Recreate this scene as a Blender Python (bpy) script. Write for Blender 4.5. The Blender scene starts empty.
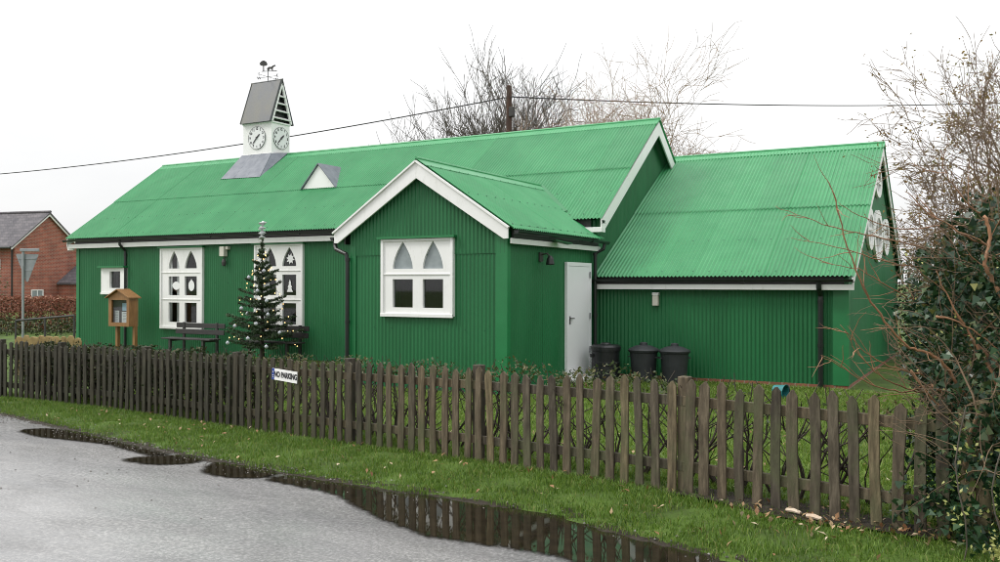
import bpy, bmesh, math, random
import numpy as np
from mathutils import Vector, Matrix
random.seed(7); RNG = np.random.default_rng(7)
S = bpy.context.scene; COL = S.collection; PI = math.pi

# ------------------------------------------------------------------ helpers
class MB:
    """collects geometry for ONE mesh object"""
    def __init__(s): s.v = []; s.f = []; s.m = []; s.a = []
    def add(s, vs, fs, mi=0, at=0.0):
        o = len(s.v); s.v.extend([tuple(p) for p in vs]); s.a.extend([at]*len(vs))
        for f in fs: s.f.append(tuple(i+o for i in f)); s.m.append(mi)
    def box(s, c, d, rot=None, mi=0):
        hx, hy, hz = d[0]/2, d[1]/2, d[2]/2
        vs = [Vector((x, y, z)) for x in (-hx, hx) for y in (-hy, hy) for z in (-hz, hz)]
        if rot is not None: vs = [rot @ p for p in vs]
        vs = [p + Vector(c) for p in vs]
        s.add(vs, [(0,1,3,2),(4,6,7,5),(0,4,5,1),(2,3,7,6),(0,2,6,4),(1,5,7,3)], mi)
    def bar(s, a, b, w, t, up=(0,0,1), mi=0):
        """rectangular bar from a to b, w wide (sideways), t thick (along up)"""
        a, b = Vector(a), Vector(b); d = (b-a).normalized()
        x = d.cross(Vector(up)).normalized(); z = x.cross(d).normalized()
        vs = []
        for p in (a, b):
            for i, j in ((-1,-1),(1,-1),(1,1),(-1,1)): vs.append(p + x*(w/2*i) + z*(t/2*j))
        s.add(vs, [(0,1,2,3),(7,6,5,4),(0,4,5,1),(1,5,6,2),(2,6,7,3),(3,7,4,0)], mi)
    def tube(s, pts, r, n=8, caps=True, mi=0):
        pts = [Vector(p) for p in pts]; k = len(pts)
        if not isinstance(r, (list, tuple)): r = [r]*k
        t0 = (pts[1]-pts[0]).normalized()
        ref = Vector((0,0,1)) if abs(t0.z) < .9 else Vector((1,0,0))
        x = t0.cross(ref).normalized(); vs = []
        for i, p in enumerate(pts):
            t = (pts[min(i+1,k-1)]-pts[max(i-1,0)]).normalized()
            x = (x - t*x.dot(t)).normalized(); y = t.cross(x)
            for j in range(n):
                a = 2*PI*j/n; vs.append(p + (x*math.cos(a)+y*math.sin(a))*r[i])
        fs = [(i*n+j, i*n+(j+1)%n, (i+1)*n+(j+1)%n, (i+1)*n+j) for i in range(k-1) for j in range(n)]
        if caps: fs += [tuple(range(n-1,-1,-1)), tuple(range((k-1)*n, k*n))]
        s.add(vs, fs, mi)
    def lathe(s, prof, c=(0,0,0), n=20, mi=0):
        c = Vector(c); vs = []; k = len(prof)
        for r, z in prof:
            for j in range(n): vs.append(c + Vector((r*math.cos(2*PI*j/n), r*math.sin(2*PI*j/n), z)))
        fs = [(i*n+j, i*n+(j+1)%n, (i+1)*n+(j+1)%n, (i+1)*n+j) for i in range(k-1) for j in range(n)]
        fs += [tuple(range(n-1,-1,-1)), tuple(range((k-1)*n, k*n))]
        s.add(vs, fs, mi)
    def prism(s, poly, fn, w0, w1, mi=0):
        n = len(poly)
        vs = [fn(u, v, w0) for u, v in poly] + [fn(u, v, w1) for u, v in poly]
        fs = [tuple(range(n-1,-1,-1)), tuple(range(n, 2*n))] + [(i, (i+1)%n, n+(i+1)%n, n+i) for i in range(n)]
        s.add(vs, fs, mi)
    def build(s, name, mats, parent=None, smooth=False, bevel=0, merge=False, fixn=True, attr=False):
        off = Vector((0,0,0)); p = parent
        while p is not None: off += p.location; p = p.parent
        me = bpy.data.meshes.new(name)
        me.from_pydata([(a-off.x, b-off.y, c-off.z) for a, b, c in s.v], [], s.f)
        if not isinstance(mats, (list, tuple)): mats = [mats]
        for m in mats: me.materials.append(m)
        me.polygons.foreach_set('material_index', s.m)
        if attr:
            at = me.attributes.new('sheet', 'FLOAT', 'POINT'); at.data.foreach_set('value', s.a)
        if merge or fixn:
            bm = bmesh.new(); bm.from_mesh(me)
            if merge: bmesh.ops.remove_doubles(bm, verts=bm.verts, dist=2e-4)
            if fixn: bmesh.ops.recalc_face_normals(bm, faces=bm.faces)
            bm.to_mesh(me); bm.free()
        if smooth: me.shade_smooth()
        o = bpy.data.objects.new(name, me); COL.objects.link(o)
        if parent is not None: o.parent = parent
        if bevel:
            b = o.modifiers.new('bevel', 'BEVEL'); b.width = bevel; b.segments = 2; b.limit_method = 'ANGLE'
        return o

def np_obj(name, verts, faces, mat, parent=None, smooth=False):
    """fast mesh from arrays: verts (N,3), faces (M,k)"""
    off = Vector((0,0,0)); p = parent
    while p is not None: off += p.location; p = p.parent
    verts = np.asarray(verts, dtype=np.float32) - np.array(off, dtype=np.float32)
    faces = np.asarray(faces, dtype=np.int32); k = faces.shape[1]
    me = bpy.data.meshes.new(name)
    me.vertices.add(len(verts)); me.vertices.foreach_set('co', verts.ravel())
    me.loops.add(faces.size); me.loops.foreach_set('vertex_index', faces.ravel())
    me.polygons.add(len(faces)); me.polygons.foreach_set('loop_start', np.arange(0, faces.size, k, dtype=np.int32))
    me.update(calc_edges=True); me.validate()
    me.materials.append(mat)
    if smooth: me.shade_smooth()
    o = bpy.data.objects.new(name, me); COL.objects.link(o)
    if parent is not None: o.parent = parent
    return o

def leaf_arrays(c, size, shape='leaf', up=0.0, jit=.35):
    """small randomly turned leaves at centres c"""
    c = np.asarray(c); n = len(c)
    P = {'leaf': [(-.5,0),(-.1,.26),(.5,0),(-.1,-.26)],
         'ivy': [(-.5,0),(-.38,.42),(-.02,.24),(.55,0),(-.02,-.24),(-.38,-.42)],
         'needle': [(-.5,-.09),(.5,-.05),(.5,.05),(-.5,.09)]}[shape]
    P = np.array(P); k = len(P)
    a = RNG.normal(size=(n,3)); a /= np.linalg.norm(a,axis=1)[:,None]
    nn = RNG.normal(size=(n,3)); nn[:,2] += up; nn -= a*(nn*a).sum(1)[:,None]; nn /= np.linalg.norm(nn,axis=1)[:,None]
    b = np.cross(nn, a); s = size*(1+jit*RNG.uniform(-1,1,size=n))
    fold = np.abs(P[:,1])*.35
    v = c[:,None,:] + s[:,None,None]*(P[None,:,0,None]*a[:,None,:] + P[None,:,1,None]*b[:,None,:] + fold[None,:,None]*nn[:,None,:])
    return v.reshape(-1,3), np.arange(n*k).reshape(n,k)

def tag(o, label, cat, group=None, kind=None):
    o['label'] = label; o['category'] = cat
    if group: o['group'] = group
    if kind: o['kind'] = kind
    return o
def thing(name, label, cat, loc, group=None, rz=0):
    o = bpy.data.objects.new(name, None); COL.objects.link(o); o.location = loc; o.rotation_euler.z = rz
    o.empty_display_size = .2
    return tag(o, label, cat, group)
def structure(o): o['kind'] = 'structure'; return o
def dup(root, loc, label=None, rz=0):
    r = root.copy(); COL.objects.link(r); r.location = loc; r.rotation_euler.z = rz
    if label: r['label'] = label
    for ch in list(root.children):
        c = ch.copy(); COL.objects.link(c); c.parent = r
        for g in list(ch.children):
            d = g.copy(); COL.objects.link(d); d.parent = c
    return r

def plate(outer, holes, fn, w0, w1):
    """flat plate with holes as an MB (verts mapped by fn(u,v,w))"""
    cu = bpy.data.curves.new('outline', 'CURVE'); cu.dimensions = '2D'; cu.fill_mode = 'BOTH'; cu.extrude = .5
    for loop in [outer]+list(holes):
        sp = cu.splines.new('POLY'); sp.points.add(len(loop)-1)
        for p, q in zip(sp.points, loop): p.co = (q[0], q[1], 0, 1)
        sp.use_cyclic_u = True
    ob = bpy.data.objects.new('outline', cu); COL.objects.link(ob)
    me = bpy.data.meshes.new_from_object(ob.evaluated_get(bpy.context.evaluated_depsgraph_get()))
    mb = MB()
    mb.add([fn(v.co.x, v.co.y, w0+(v.co.z+.5)*(w1-w0)) for v in me.vertices], [tuple(p.vertices) for p in me.polygons])
    bpy.data.objects.remove(ob); bpy.data.curves.remove(cu); bpy.data.meshes.remove(me)
    return mb

def text_mb(mb, txt, size, fn, w0, w1, mi=0, bold=0.0):
    cu = bpy.data.curves.new('text', 'FONT'); cu.body = txt; cu.size = size; cu.align_x = 'CENTER'; cu.align_y = 'CENTER'
    cu.extrude = .5; cu.offset = bold
    ob = bpy.data.objects.new('text', cu); COL.objects.link(ob)
    me = bpy.data.meshes.new_from_object(ob.evaluated_get(bpy.context.evaluated_depsgraph_get()))
    mb.add([fn(v.co.x, v.co.y, w0+(v.co.z+.5)*(w1-w0)) for v in me.vertices], [tuple(p.vertices) for p in me.polygons], mi)
    bpy.data.objects.remove(ob); bpy.data.curves.remove(cu); bpy.data.meshes.remove(me)

# ------------------------------------------------------------------ materials
def nodes(name):
    m = bpy.data.materials.new(name); m.use_nodes = True
    nt = m.node_tree; return m, nt, nt.nodes['Principled BSDF']
def L(nt, a, b): nt.links.new(a, b)
def ramp(nt, stops):
    r = nt.nodes.new('ShaderNodeValToRGB'); e = r.color_ramp.elements
    while len(e) < len(stops): e.new(.5)
    for el, (p, c) in zip(e, stops): el.position = p; el.color = (*c, 1) if len(c) == 3 else c
    return r
def noise(nt, scale, detail=4, vec=None, rough=.55):
    n = nt.nodes.new('ShaderNodeTexNoise'); n.inputs['Scale'].default_value = scale; n.inputs['Detail'].default_value = detail
    n.inputs['Roughness'].default_value = rough
    if vec is not None: L(nt, vec, n.inputs['Vector'])
    return n
def objco(nt): return nt.nodes.new('ShaderNodeTexCoord').outputs['Object']
def stretch(nt, vec, sc):
    mp = nt.nodes.new('ShaderNodeMapping'); mp.inputs['Scale'].default_value = sc; L(nt, vec, mp.inputs['Vector']); return mp.outputs['Vector']
def bump(nt, b, h, strength, dist=.01):
    bp = nt.nodes.new('ShaderNodeBump'); bp.inputs['Strength'].default_value = strength; bp.inputs['Distance'].default_value = dist
    L(nt, h, bp.inputs['Height']); L(nt, bp.outputs['Normal'], b.inputs['Normal'])
def mixc(nt, fac, a, b, mode='MIX'):
    m = nt.nodes.new('ShaderNodeMix'); m.data_type = 'RGBA'; m.blend_type = mode
    for k, v in (('Factor', fac), ('A', a), ('B', b)):
        i = [s for s in m.inputs if s.name == k and (s.type == ('VALUE' if k == 'Factor' else 'RGBA'))][0]
        if isinstance(v, (int, float)): i.default_value = v
        elif isinstance(v, tuple): i.default_value = (*v, 1)
        else: L(nt, v, i)
    return [s for s in m.outputs if s.type == 'RGBA'][0]
def simple(name, c1, c2=None, scale=6, rough=.6, bs=0, bscale=40, metal=0, sc=(1,1,1), spec=.5):
    m, nt, b = nodes(name); co = stretch(nt, objco(nt), sc)
    if c2 is None: c2 = tuple(x*.8 for x in c1)
    n = noise(nt, scale, 5, co); r = ramp(nt, [(.3, c1), (.7, c2)]); L(nt, n.outputs['Fac'], r.inputs['Fac'])
    L(nt, r.outputs['Color'], b.inputs['Base Color'])
    b.inputs['Roughness'].default_value = rough; b.inputs['Metallic'].default_value = metal; b.inputs['Specular IOR Level'].default_value = spec
    if bs:
        n2 = noise(nt, bscale, 4, co); bump(nt, b, n2.outputs['Fac'], bs)
    return m

def tin(name, c1, c2, rough, sheet=.0, grime=(.05,.07,.03)):
    """painted corrugated iron, weathered, each sheet a little different"""
    m, nt, b = nodes(name); co = objco(nt)
    n = noise(nt, 1.6, 6, stretch(nt, co, (1,1,.35))); r = ramp(nt, [(.32, c1), (.68, c2)]); L(nt, n.outputs['Fac'], r.inputs['Fac'])
    at = nt.nodes.new('ShaderNodeAttribute'); at.attribute_name = 'sheet'
    mr = nt.nodes.new('ShaderNodeMapRange'); mr.inputs['To Min'].default_value = 1-sheet; mr.inputs['To Max'].default_value = 1+sheet
    L(nt, at.outputs['Fac'], mr.inputs['Value'])
    hs = nt.nodes.new('ShaderNodeHueSaturation'); L(nt, r.outputs['Color'], hs.inputs['Color']); L(nt, mr.outputs['Result'], hs.inputs['Value'])
    n2 = noise(nt, 9, 7, stretch(nt, co, (1,1,.22)), .7); r2 = ramp(nt, [(.56, (0,0,0)), (.78, (1,1,1))]); L(nt, n2.outputs['Fac'], r2.inputs['Fac'])
    f = nt.nodes.new('ShaderNodeMath'); f.operation = 'MULTIPLY'; f.inputs[1].default_value = .5; L(nt, r2.outputs['Color'], f.inputs[0])
    c = mixc(nt, f.outputs[0], hs.outputs['Color'], grime)
    L(nt, c, b.inputs['Base Color'])
    n3 = noise(nt, 3, 4, co); mr2 = nt.nodes.new('ShaderNodeMapRange'); mr2.inputs['To Min'].default_value = rough-.1; mr2.inputs['To Max'].default_value = rough+.12
    L(nt, n3.outputs['Fac'], mr2.inputs['Value']); L(nt, mr2.outputs['Result'], b.inputs['Roughness'])
    n4 = noise(nt, 70, 3, co); bump(nt, b, n4.outputs['Fac'], .12, .004)
    return m

def brick(name, c1, c2, mortar, sx=1, bw=.225, bh=.075, msz=.01):
    m, nt, b = nodes(name); co = objco(nt)
    sp = nt.nodes.new('ShaderNodeSeparateXYZ'); L(nt, co, sp.inputs[0])
    ad = nt.nodes.new('ShaderNodeMath'); L(nt, sp.outputs['X'], ad.inputs[0]); L(nt, sp.outputs['Y'], ad.inputs[1])
    cb = nt.nodes.new('ShaderNodeCombineXYZ'); L(nt, ad.outputs[0], cb.inputs['X']); L(nt, sp.outputs['Z'], cb.inputs['Y'])
    br = nt.nodes.new('ShaderNodeTexBrick'); L(nt, cb.outputs[0], br.inputs['Vector'])
    br.inputs['Color1'].default_value = (*c1,1); br.inputs['Color2'].default_value = (*c2,1); br.inputs['Mortar'].default_value = (*mortar,1)
    br.inputs['Scale'].default_value = sx; br.inputs['Brick Width'].default_value = bw; br.inputs['Row Height'].default_value = bh
    br.inputs['Mortar Size'].default_value = msz; br.inputs['Bias'].default_value = -.1
    n = noise(nt, 1.2, 6, co); r = ramp(nt, [(.3,(.65,.65,.65)),(.7,(1.15,1.1,1.05))]); L(nt, n.outputs['Fac'], r.inputs['Fac'])
    L(nt, mixc(nt, 1.0, br.outputs['Color'], r.outputs['Color'], 'MULTIPLY'), b.inputs['Base Color'])
    b.inputs['Roughness'].default_value = .85; bump(nt, b, br.outputs['Fac'], -.4, .006)
    return m

def leafmat(name, stops, rough=.5, spec=.4, trans=.25):
    """colour varies from leaf to leaf"""
    m, nt, b = nodes(name); g = nt.nodes.new('ShaderNodeNewGeometry')
    r = ramp(nt, stops); L(nt, g.outputs['Random Per Island'], r.inputs['Fac'])
    L(nt, r.outputs['Color'], b.inputs['Base Color']); b.inputs['Roughness'].default_value = rough; b.inputs['Specular IOR Level'].default_value = spec
    if trans:
        t = nt.nodes.new('ShaderNodeBsdfTranslucent'); L(nt, r.outputs['Color'], t.inputs['Color'])
        ms = nt.nodes.new('ShaderNodeMixShader'); ms.inputs[0].default_value = trans
        L(nt, b.outputs[0], ms.inputs[1]); L(nt, t.outputs[0], ms.inputs[2]); L(nt, ms.outputs[0], nt.nodes['Material Output'].inputs['Surface'])
    return m

M = {}
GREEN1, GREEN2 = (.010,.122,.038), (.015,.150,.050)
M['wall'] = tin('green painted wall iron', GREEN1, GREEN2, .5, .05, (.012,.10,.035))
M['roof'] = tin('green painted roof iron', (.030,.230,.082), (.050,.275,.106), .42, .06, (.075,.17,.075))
M['trim'] = simple('green trim paint', (.012,.155,.048), (.017,.185,.06), 3, .4)
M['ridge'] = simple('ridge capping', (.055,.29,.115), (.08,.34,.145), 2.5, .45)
M['washer'] = simple('roof screw washer', (.02,.10,.05), None, 9, .5)
def whitemat():
    m, nt, b = nodes('white gloss paint'); co = objco(nt)
    n = noise(nt, 2.5, 6, stretch(nt, co, (1,1,.5)), .65); r_ = ramp(nt, [(.3,(.84,.84,.83)),(.7,(.80,.80,.78))]); L(nt, n.outputs['Fac'], r_.inputs['Fac'])
    n2 = noise(nt, 11, 6, stretch(nt, co, (1,1,.3)), .7); r2 = ramp(nt, [(.55,(0,0,0)),(.80,(.45,.45,.45))]); L(nt, n2.outputs['Fac'], r2.inputs['Fac'])
    L(nt, mixc(nt, r2.outputs['Color'], r_.outputs['Color'], (.50,.51,.44)), b.inputs['Base Color']); b.inputs['Roughness'].default_value = .42
    n3 = noise(nt, 35, 4, co); bump(nt, b, n3.outputs['Fac'], .08); return m
M['white'] = whitemat()
M['whitedoor'] = simple('white door paint', (.86,.87,.88), (.83,.84,.85), 2, .35)
M['black'] = simple('black gutter plastic', (.010,.013,.012), (.016,.02,.018), 5, .38)
M['lead'] = simple('lead sheet', (.115,.13,.16), (.19,.205,.235), 5, .55, .15, 20, .0)
M['leadstain'] = simple('stained lead sheet', (.050,.060,.078), (.088,.088,.066), 2.2, .5, .15, 20, .0, (1,1,.5))
M['clockink'] = simple('clock black', (.03,.03,.032), None, 9, .5)
M['dial'] = simple('clock dial enamel', (.78,.79,.79), (.72,.73,.73), 5, .4)
M['iron'] = simple('wrought iron', (.03,.03,.03), (.06,.055,.05), 8, .6)
M['plinth'] = brick('plinth brick', (.30,.12,.07), (.20,.085,.055), (.28,.24,.2))
M['housebrick'] = brick('house brick', (.38,.105,.065), (.24,.065,.045), (.34,.24,.19), 1, .26, .09, .013)
M['slate'] = brick('roof slate', (.115,.11,.125), (.17,.16,.175), (.06,.06,.065), 1, .3, .2, .008)
M['curtain'] = simple('net curtain', (.78,.79,.77), (.68,.69,.68), 5, .9)
M['paper'] = simple('white paper', (.82,.83,.82), (.76,.77,.77), 5, .8)
M['bluepaper'] = simple('pale blue paper', (.38,.55,.66), (.34,.50,.62), 5, .8)
M['lining'] = simple('dark inner lining', (.06,.058,.05), (.045,.044,.04), 1, .9)
M['oak'] = simple('varnished oak', (.30,.155,.055), (.20,.095,.032), 4, .5, .2, 60, 0, (6,6,1))
M['darkwood'] = simple('dark stained bench timber', (.024,.022,.022), (.04,.038,.037), 6, .55, .2, 50, 0, (1,6,6))
M['binplastic'] = simple('dark grey bin plastic', (.022,.025,.027), (.035,.038,.042), 5, .55, .1, 30)
M['binblack'] = simple('black bin plastic', (.009,.010,.011), (.015,.016,.018), 5, .4)
M['teal'] = simple('teal plastic', (.01,.16,.17), (.015,.2,.2), 5, .4)
M['galv'] = simple('galvanised steel', (.26,.28,.29), (.36,.38,.39), 5, .45, 0, 40, .3)
M['navy'] = simple('blue sign band', (.01,.05,.32), None, 5, .4)
M['lampbody'] = simple('cream lamp plastic', (.62,.60,.52), (.55,.53,.46), 5, .5)
M['polewood'] = simple('tarred pole timber', (.10,.055,.038), (.055,.035,.028), 2, .9, .3, 30, 0, (6,6,1))
M['cable'] = simple('cable', (.02,.02,.02), None, 5, .6)
M['stemgrey'] = simple('grey winter bark', (.10,.085,.065), (.065,.055,.042), 4, .9)
M['stemred'] = simple('orange brown willow bark', (.32,.21,.12), (.23,.15,.085), 4, .85)
M['stembrown'] = simple('brown winter bark', (.23,.155,.095), (.14,.095,.06), 4, .85)
M['twig'] = simple('orange brown twig bark', (.36,.18,.09), (.22,.115,.06), 8, .55)
M['darkstem'] = simple('dark wet hedge stem', (.035,.027,.02), (.055,.04,.028), 6, .75)
M['ivy'] = leafmat('ivy leaves', [(0,(.008,.028,.012)),(.45,(.014,.048,.017)),(.8,(.03,.078,.026)),(.95,(.075,.10,.03)),(1,(.17,.17,.04))], .32, .5, .12)
M['hedgeleaf'] = leafmat('hedge leaves', [(0,(.03,.05,.015)),(.5,(.055,.085,.022)),(.8,(.10,.11,.035)),(1,(.15,.09,.04))], .5, .4, .2)
M['mossleaf'] = leafmat('mossy hedge leaves', [(0,(.022,.034,.012)),(.6,(.042,.058,.02)),(1,(.075,.07,.03))], .6, .3, .15)
M['beechleaf'] = leafmat('copper beech leaves', [(0,(.15,.055,.032)),(.5,(.29,.115,.07)),(.85,(.38,.19,.125)),(1,(.16,.13,.07))], .65, .3, .15)
M['deadleaf'] = leafmat('last yellow leaves', [(0,(.19,.11,.035)),(.6,(.27,.19,.06)),(1,(.16,.15,.05))], .6, .3, .3)
M['fallenleaf'] = leafmat('fallen leaves', [(0,(.20,.09,.04)),(.4,(.30,.17,.08)),(.75,(.42,.30,.17)),(1,(.55,.46,.33))], .5, .4, .1)
M['paleleaf'] = leafmat('pale yellow leaves', [(0,(.33,.36,.10)),(1,(.50,.50,.20))], .5, .4, .3)
M['needles'] = leafmat('fir needles', [(0,(.014,.032,.014)),(.6,(.032,.065,.024)),(1,(.07,.11,.04))], .5, .4, .05)
M['grassblade'] = leafmat('grass blades', [(0,(.050,.105,.012)),(.45,(.10,.185,.022)),(.85,(.155,.255,.035)),(1,(.25,.24,.08))], .5, .35, .3)
M['lawnblade'] = leafmat('lawn grass blades', [(0,(.09,.16,.022)),(.5,(.15,.245,.035)),(.85,(.20,.30,.05)),(1,(.27,.27,.09))], .5, .35, .3)
M['silver'] = simple('silver tinsel', (.55,.56,.58), (.75,.75,.77), 30, .3, .4, 60, .4)
M['bauble'] = simple('pale frosted bauble', (.50,.52,.56), (.36,.38,.42), 9, .35)
M['lichenwood'] = simple('yellow lichened timber', (.36,.26,.11), (.22,.15,.06), 9, .8, .2, 40)
M['stonewhite'] = simple('white painted stone', (.7,.7,.68), (.55,.55,.52), 5, .7)
M['pebble'] = leafmat('road grit', [(0,(.04,.037,.033)),(.7,(.11,.10,.09)),(1,(.24,.225,.21))], .5, .5, 0)
M['fungus'] = simple('pale split log', (.55,.42,.30), (.68,.58,.46), 9, .7)

def fencemat():
    m, nt, b = nodes('mossy fence timber'); co = objco(nt)
    oi = nt.nodes.new('ShaderNodeObjectInfo')
    n = noise(nt, 5, 6, stretch(nt, co, (7,7,1)), .6)
    r = ramp(nt, [(.25,(.033,.027,.018)),(.5,(.088,.072,.050)),(.78,(.185,.155,.112))]); L(nt, n.outputs['Fac'], r.inputs['Fac'])
    r2 = ramp(nt, [(0,(.55,.56,.58)),(.35,(.85,.85,.84)),(.75,(1.1,1.04,.95)),(1,(1.5,1.45,1.15))]); L(nt, oi.outputs['Random'], r2.inputs['Fac'])
    c = mixc(nt, 1.0, r.outputs['Color'], r2.outputs['Color'], 'MULTIPLY')
    n2 = noise(nt, 3.2, 6, stretch(nt, co, (1,1,.6)), .65); r3 = ramp(nt, [(.47,(0,0,0)),(.66,(.85,.85,.85))]); L(nt, n2.outputs['Fac'], r3.inputs['Fac'])
    c2 = mixc(nt, r3.outputs['Color'], c, (.085,.092,.045)); sp = nt.nodes.new('ShaderNodeSeparateXYZ'); L(nt, co, sp.inputs[0])
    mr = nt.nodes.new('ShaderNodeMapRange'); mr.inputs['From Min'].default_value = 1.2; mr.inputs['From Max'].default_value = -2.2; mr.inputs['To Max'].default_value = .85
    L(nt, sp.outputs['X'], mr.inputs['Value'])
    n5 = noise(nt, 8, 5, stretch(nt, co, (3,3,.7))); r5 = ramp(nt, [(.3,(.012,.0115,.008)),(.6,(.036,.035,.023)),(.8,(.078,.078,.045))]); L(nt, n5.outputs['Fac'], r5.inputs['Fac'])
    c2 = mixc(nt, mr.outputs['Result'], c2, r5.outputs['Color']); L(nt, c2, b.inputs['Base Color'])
    b.inputs['Roughness'].default_value = .75; b.inputs['Specular IOR Level'].default_value = .3
    n3 = noise(nt, 22, 5, stretch(nt, co, (5,5,1))); bump(nt, b, n3.outputs['Fac'], .5, .008)
    return m
M['fence'] = fencemat()

def glassmat(name, tint=(.9,.95,.95), op=.45):
    m, nt, b = nodes(name)
    t = nt.nodes.new('ShaderNodeBsdfTransparent'); t.inputs[0].default_value = (*tint,1)
    g = nt.nodes.new('ShaderNodeBsdfGlossy'); g.inputs['Roughness'].default_value = .03
    lw = nt.nodes.new('ShaderNodeLayerWeight'); lw.inputs['Blend'].default_value = .5
    pw = nt.nodes.new('ShaderNodeMath'); pw.operation = 'POWER'; pw.inputs[1].default_value = 5; L(nt, lw.outputs['Facing'], pw.inputs[0])
    fr = nt.nodes.new('ShaderNodeMath'); fr.operation = 'MULTIPLY_ADD'; fr.inputs[1].default_value = .95; fr.inputs[2].default_value = .045; L(nt, pw.outputs[0], fr.inputs[0])
    ms = nt.nodes.new('ShaderNodeMixShader'); L(nt, fr.outputs[0], ms.inputs[0]); L(nt, t.outputs[0], ms.inputs[1]); L(nt, g.outputs[0], ms.inputs[2])
    L(nt, ms.outputs[0], nt.nodes['Material Output'].inputs['Surface']); return m
M['glass'] = glassmat('window glass', (.88,.9,.9))
M['greyish'] = simple('opaque grey glass', (.30,.34,.35), (.20,.23,.24), 5, .25, .1, 60)  # opaque pale grey used where a pane is not see-through
def emis(name, c, e):
    m, nt, b = nodes(name); b.inputs['Base Color'].default_value = (*c,1); b.inputs['Emission Color'].default_value = (*c,1)
    b.inputs['Emission Strength'].default_value = e; return m
M['bulb'] = emis('warm fairy bulb', (1,.62,.25), 2.2)

def groundmat():
    m, nt, b = nodes('turf soil'); co = objco(nt)
    n = noise(nt, 2.2, 8, co, .65); r = ramp(nt, [(.3,(.035,.055,.012)),(.52,(.065,.115,.016)),(.72,(.095,.155,.025))]); L(nt, n.outputs['Fac'], r.inputs['Fac'])
    n1 = noise(nt, 14, 6, co, .7); r1 = ramp(nt, [(.55,(0,0,0)),(.75,(.7,.7,.7))]); L(nt, n1.outputs['Fac'], r1.inputs['Fac'])
    c = mixc(nt, r1.outputs['Color'], r.outputs['Color'], (.05,.036,.02)); L(nt, c, b.inputs['Base Color'])
    b.inputs['Roughness'].default_value = .8; b.inputs['Specular IOR Level'].default_value = .25
    n2 = noise(nt, 45, 5, co, .7); bump(nt, b, n2.outputs['Fac'], .6, .02); return m
M['turf'] = groundmat()
def roadmat():
    m, nt, b = nodes('wet asphalt'); co = objco(nt)
    n = noise(nt, 42, 6, co, .8); r = ramp(nt, [(.32,(.045,.045,.046)),(.5,(.125,.124,.124)),(.68,(.29,.287,.283))]); L(nt, n.outputs['Fac'], r.inputs['Fac'])
    n1 = noise(nt, .42, 6, stretch(nt, co, (.5,1.5,1)), .62); r1 = ramp(nt, [(.34,(.50,.50,.52)),(.64,(1.6,1.58,1.55))]); L(nt, n1.outputs['Fac'], r1.inputs['Fac'])
    L(nt, mixc(nt, 1.0, r.outputs['Color'], r1.outputs['Color'], 'MULTIPLY'), b.inputs['Base Color'])  # base colour lifted and mottled to carry the pale sheen of the sky
    b.inputs['Roughness'].default_value = .42; b.inputs['Specular IOR Level'].default_value = .7
    bump(nt, b, n.outputs['Fac'], .2, .012)
    # film of rain water lying on the stones, thicker in the worn wheel tracks
    n2 = noise(nt, .75, 7, stretch(nt, co, (.45,1.5,1)), .68); mr = nt.nodes.new('ShaderNodeMapRange')
    mr.inputs['From Min'].default_value = .40; mr.inputs['From Max'].default_value = .58; mr.inputs['To Min'].default_value = .10; mr.inputs['To Max'].default_value = 1.0
    L(nt, n2.outputs['Fac'], mr.inputs['Value'])
    g = ramp(nt, [(.36,(1,1,1)),(.62,(.5,.5,.5))]); L(nt, n.outputs['Fac'], g.inputs['Fac'])
    ml = nt.nodes.new('ShaderNodeMath'); ml.operation = 'MULTIPLY'; L(nt, mr.outputs['Result'], ml.inputs[0]); L(nt, g.outputs['Color'], ml.inputs[1])
    L(nt, ml.outputs[0], b.inputs['Coat Weight']); b.inputs['Coat Roughness'].default_value = .08; b.inputs['Coat IOR'].default_value = 1.6
    n4 = noise(nt, 30, 4, co, .7); bp = nt.nodes.new('ShaderNodeBump'); bp.inputs['Strength'].default_value = .12; bp.inputs['Distance'].default_value = .01
    L(nt, n4.outputs['Fac'], bp.inputs['Height']); L(nt, bp.outputs['Normal'], b.inputs['Coat Normal'])
    return m
M['road'] = roadmat()
def watermat():
    m, nt, b = nodes('muddy puddle water'); co = objco(nt)
    n0 = noise(nt, 9, 5, co); r = ramp(nt, [(.3,(.010,.008,.005)),(.7,(.022,.017,.010))]); L(nt, n0.outputs['Fac'], r.inputs['Fac']); L(nt, r.outputs['Color'], b.inputs['Base Color'])
    b.inputs['Roughness'].default_value = .03; b.inputs['IOR'].default_value = 1.33; b.inputs['Specular IOR Level'].default_value = .5
    n = noise(nt, 9, 3, co); bump(nt, b, n.outputs['Fac'], .012, .01)
    at = nt.nodes.new('ShaderNodeAttribute'); at.attribute_name = 'sheet'; nz = noise(nt, 26, 6, co, .7)
    ad = nt.nodes.new('ShaderNodeMath'); ad.operation = 'MULTIPLY_ADD'; ad.inputs[1].default_value = 1.1; L(nt, nz.outputs['Fac'], ad.inputs[0]); L(nt, at.outputs['Fac'], ad.inputs[2])
    mr = nt.nodes.new('ShaderNodeMapRange'); mr.inputs['From Min'].default_value = .85; mr.inputs['From Max'].default_value = 1.3; L(nt, ad.outputs[0], mr.inputs['Value'])
    L(nt, mr.outputs['Result'], b.inputs['Alpha']); return m
M['water'] = watermat()
def mudmat():
    m, nt, b = nodes('wet roadside mud'); co = objco(nt)
    n = noise(nt, 30, 6, co, .7); r = ramp(nt, [(.3,(.018,.014,.010)),(.6,(.045,.037,.027)),(.8,(.11,.098,.08))]); L(nt, n.outputs['Fac'], r.inputs['Fac'])
    L(nt, r.outputs['Color'], b.inputs['Base Color']); b.inputs['Roughness'].default_value = .8; b.inputs['Specular IOR Level'].default_value = .2; bump(nt, b, n.outputs['Fac'], .8, .02); return m
M['mud'] = mudmat()

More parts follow.
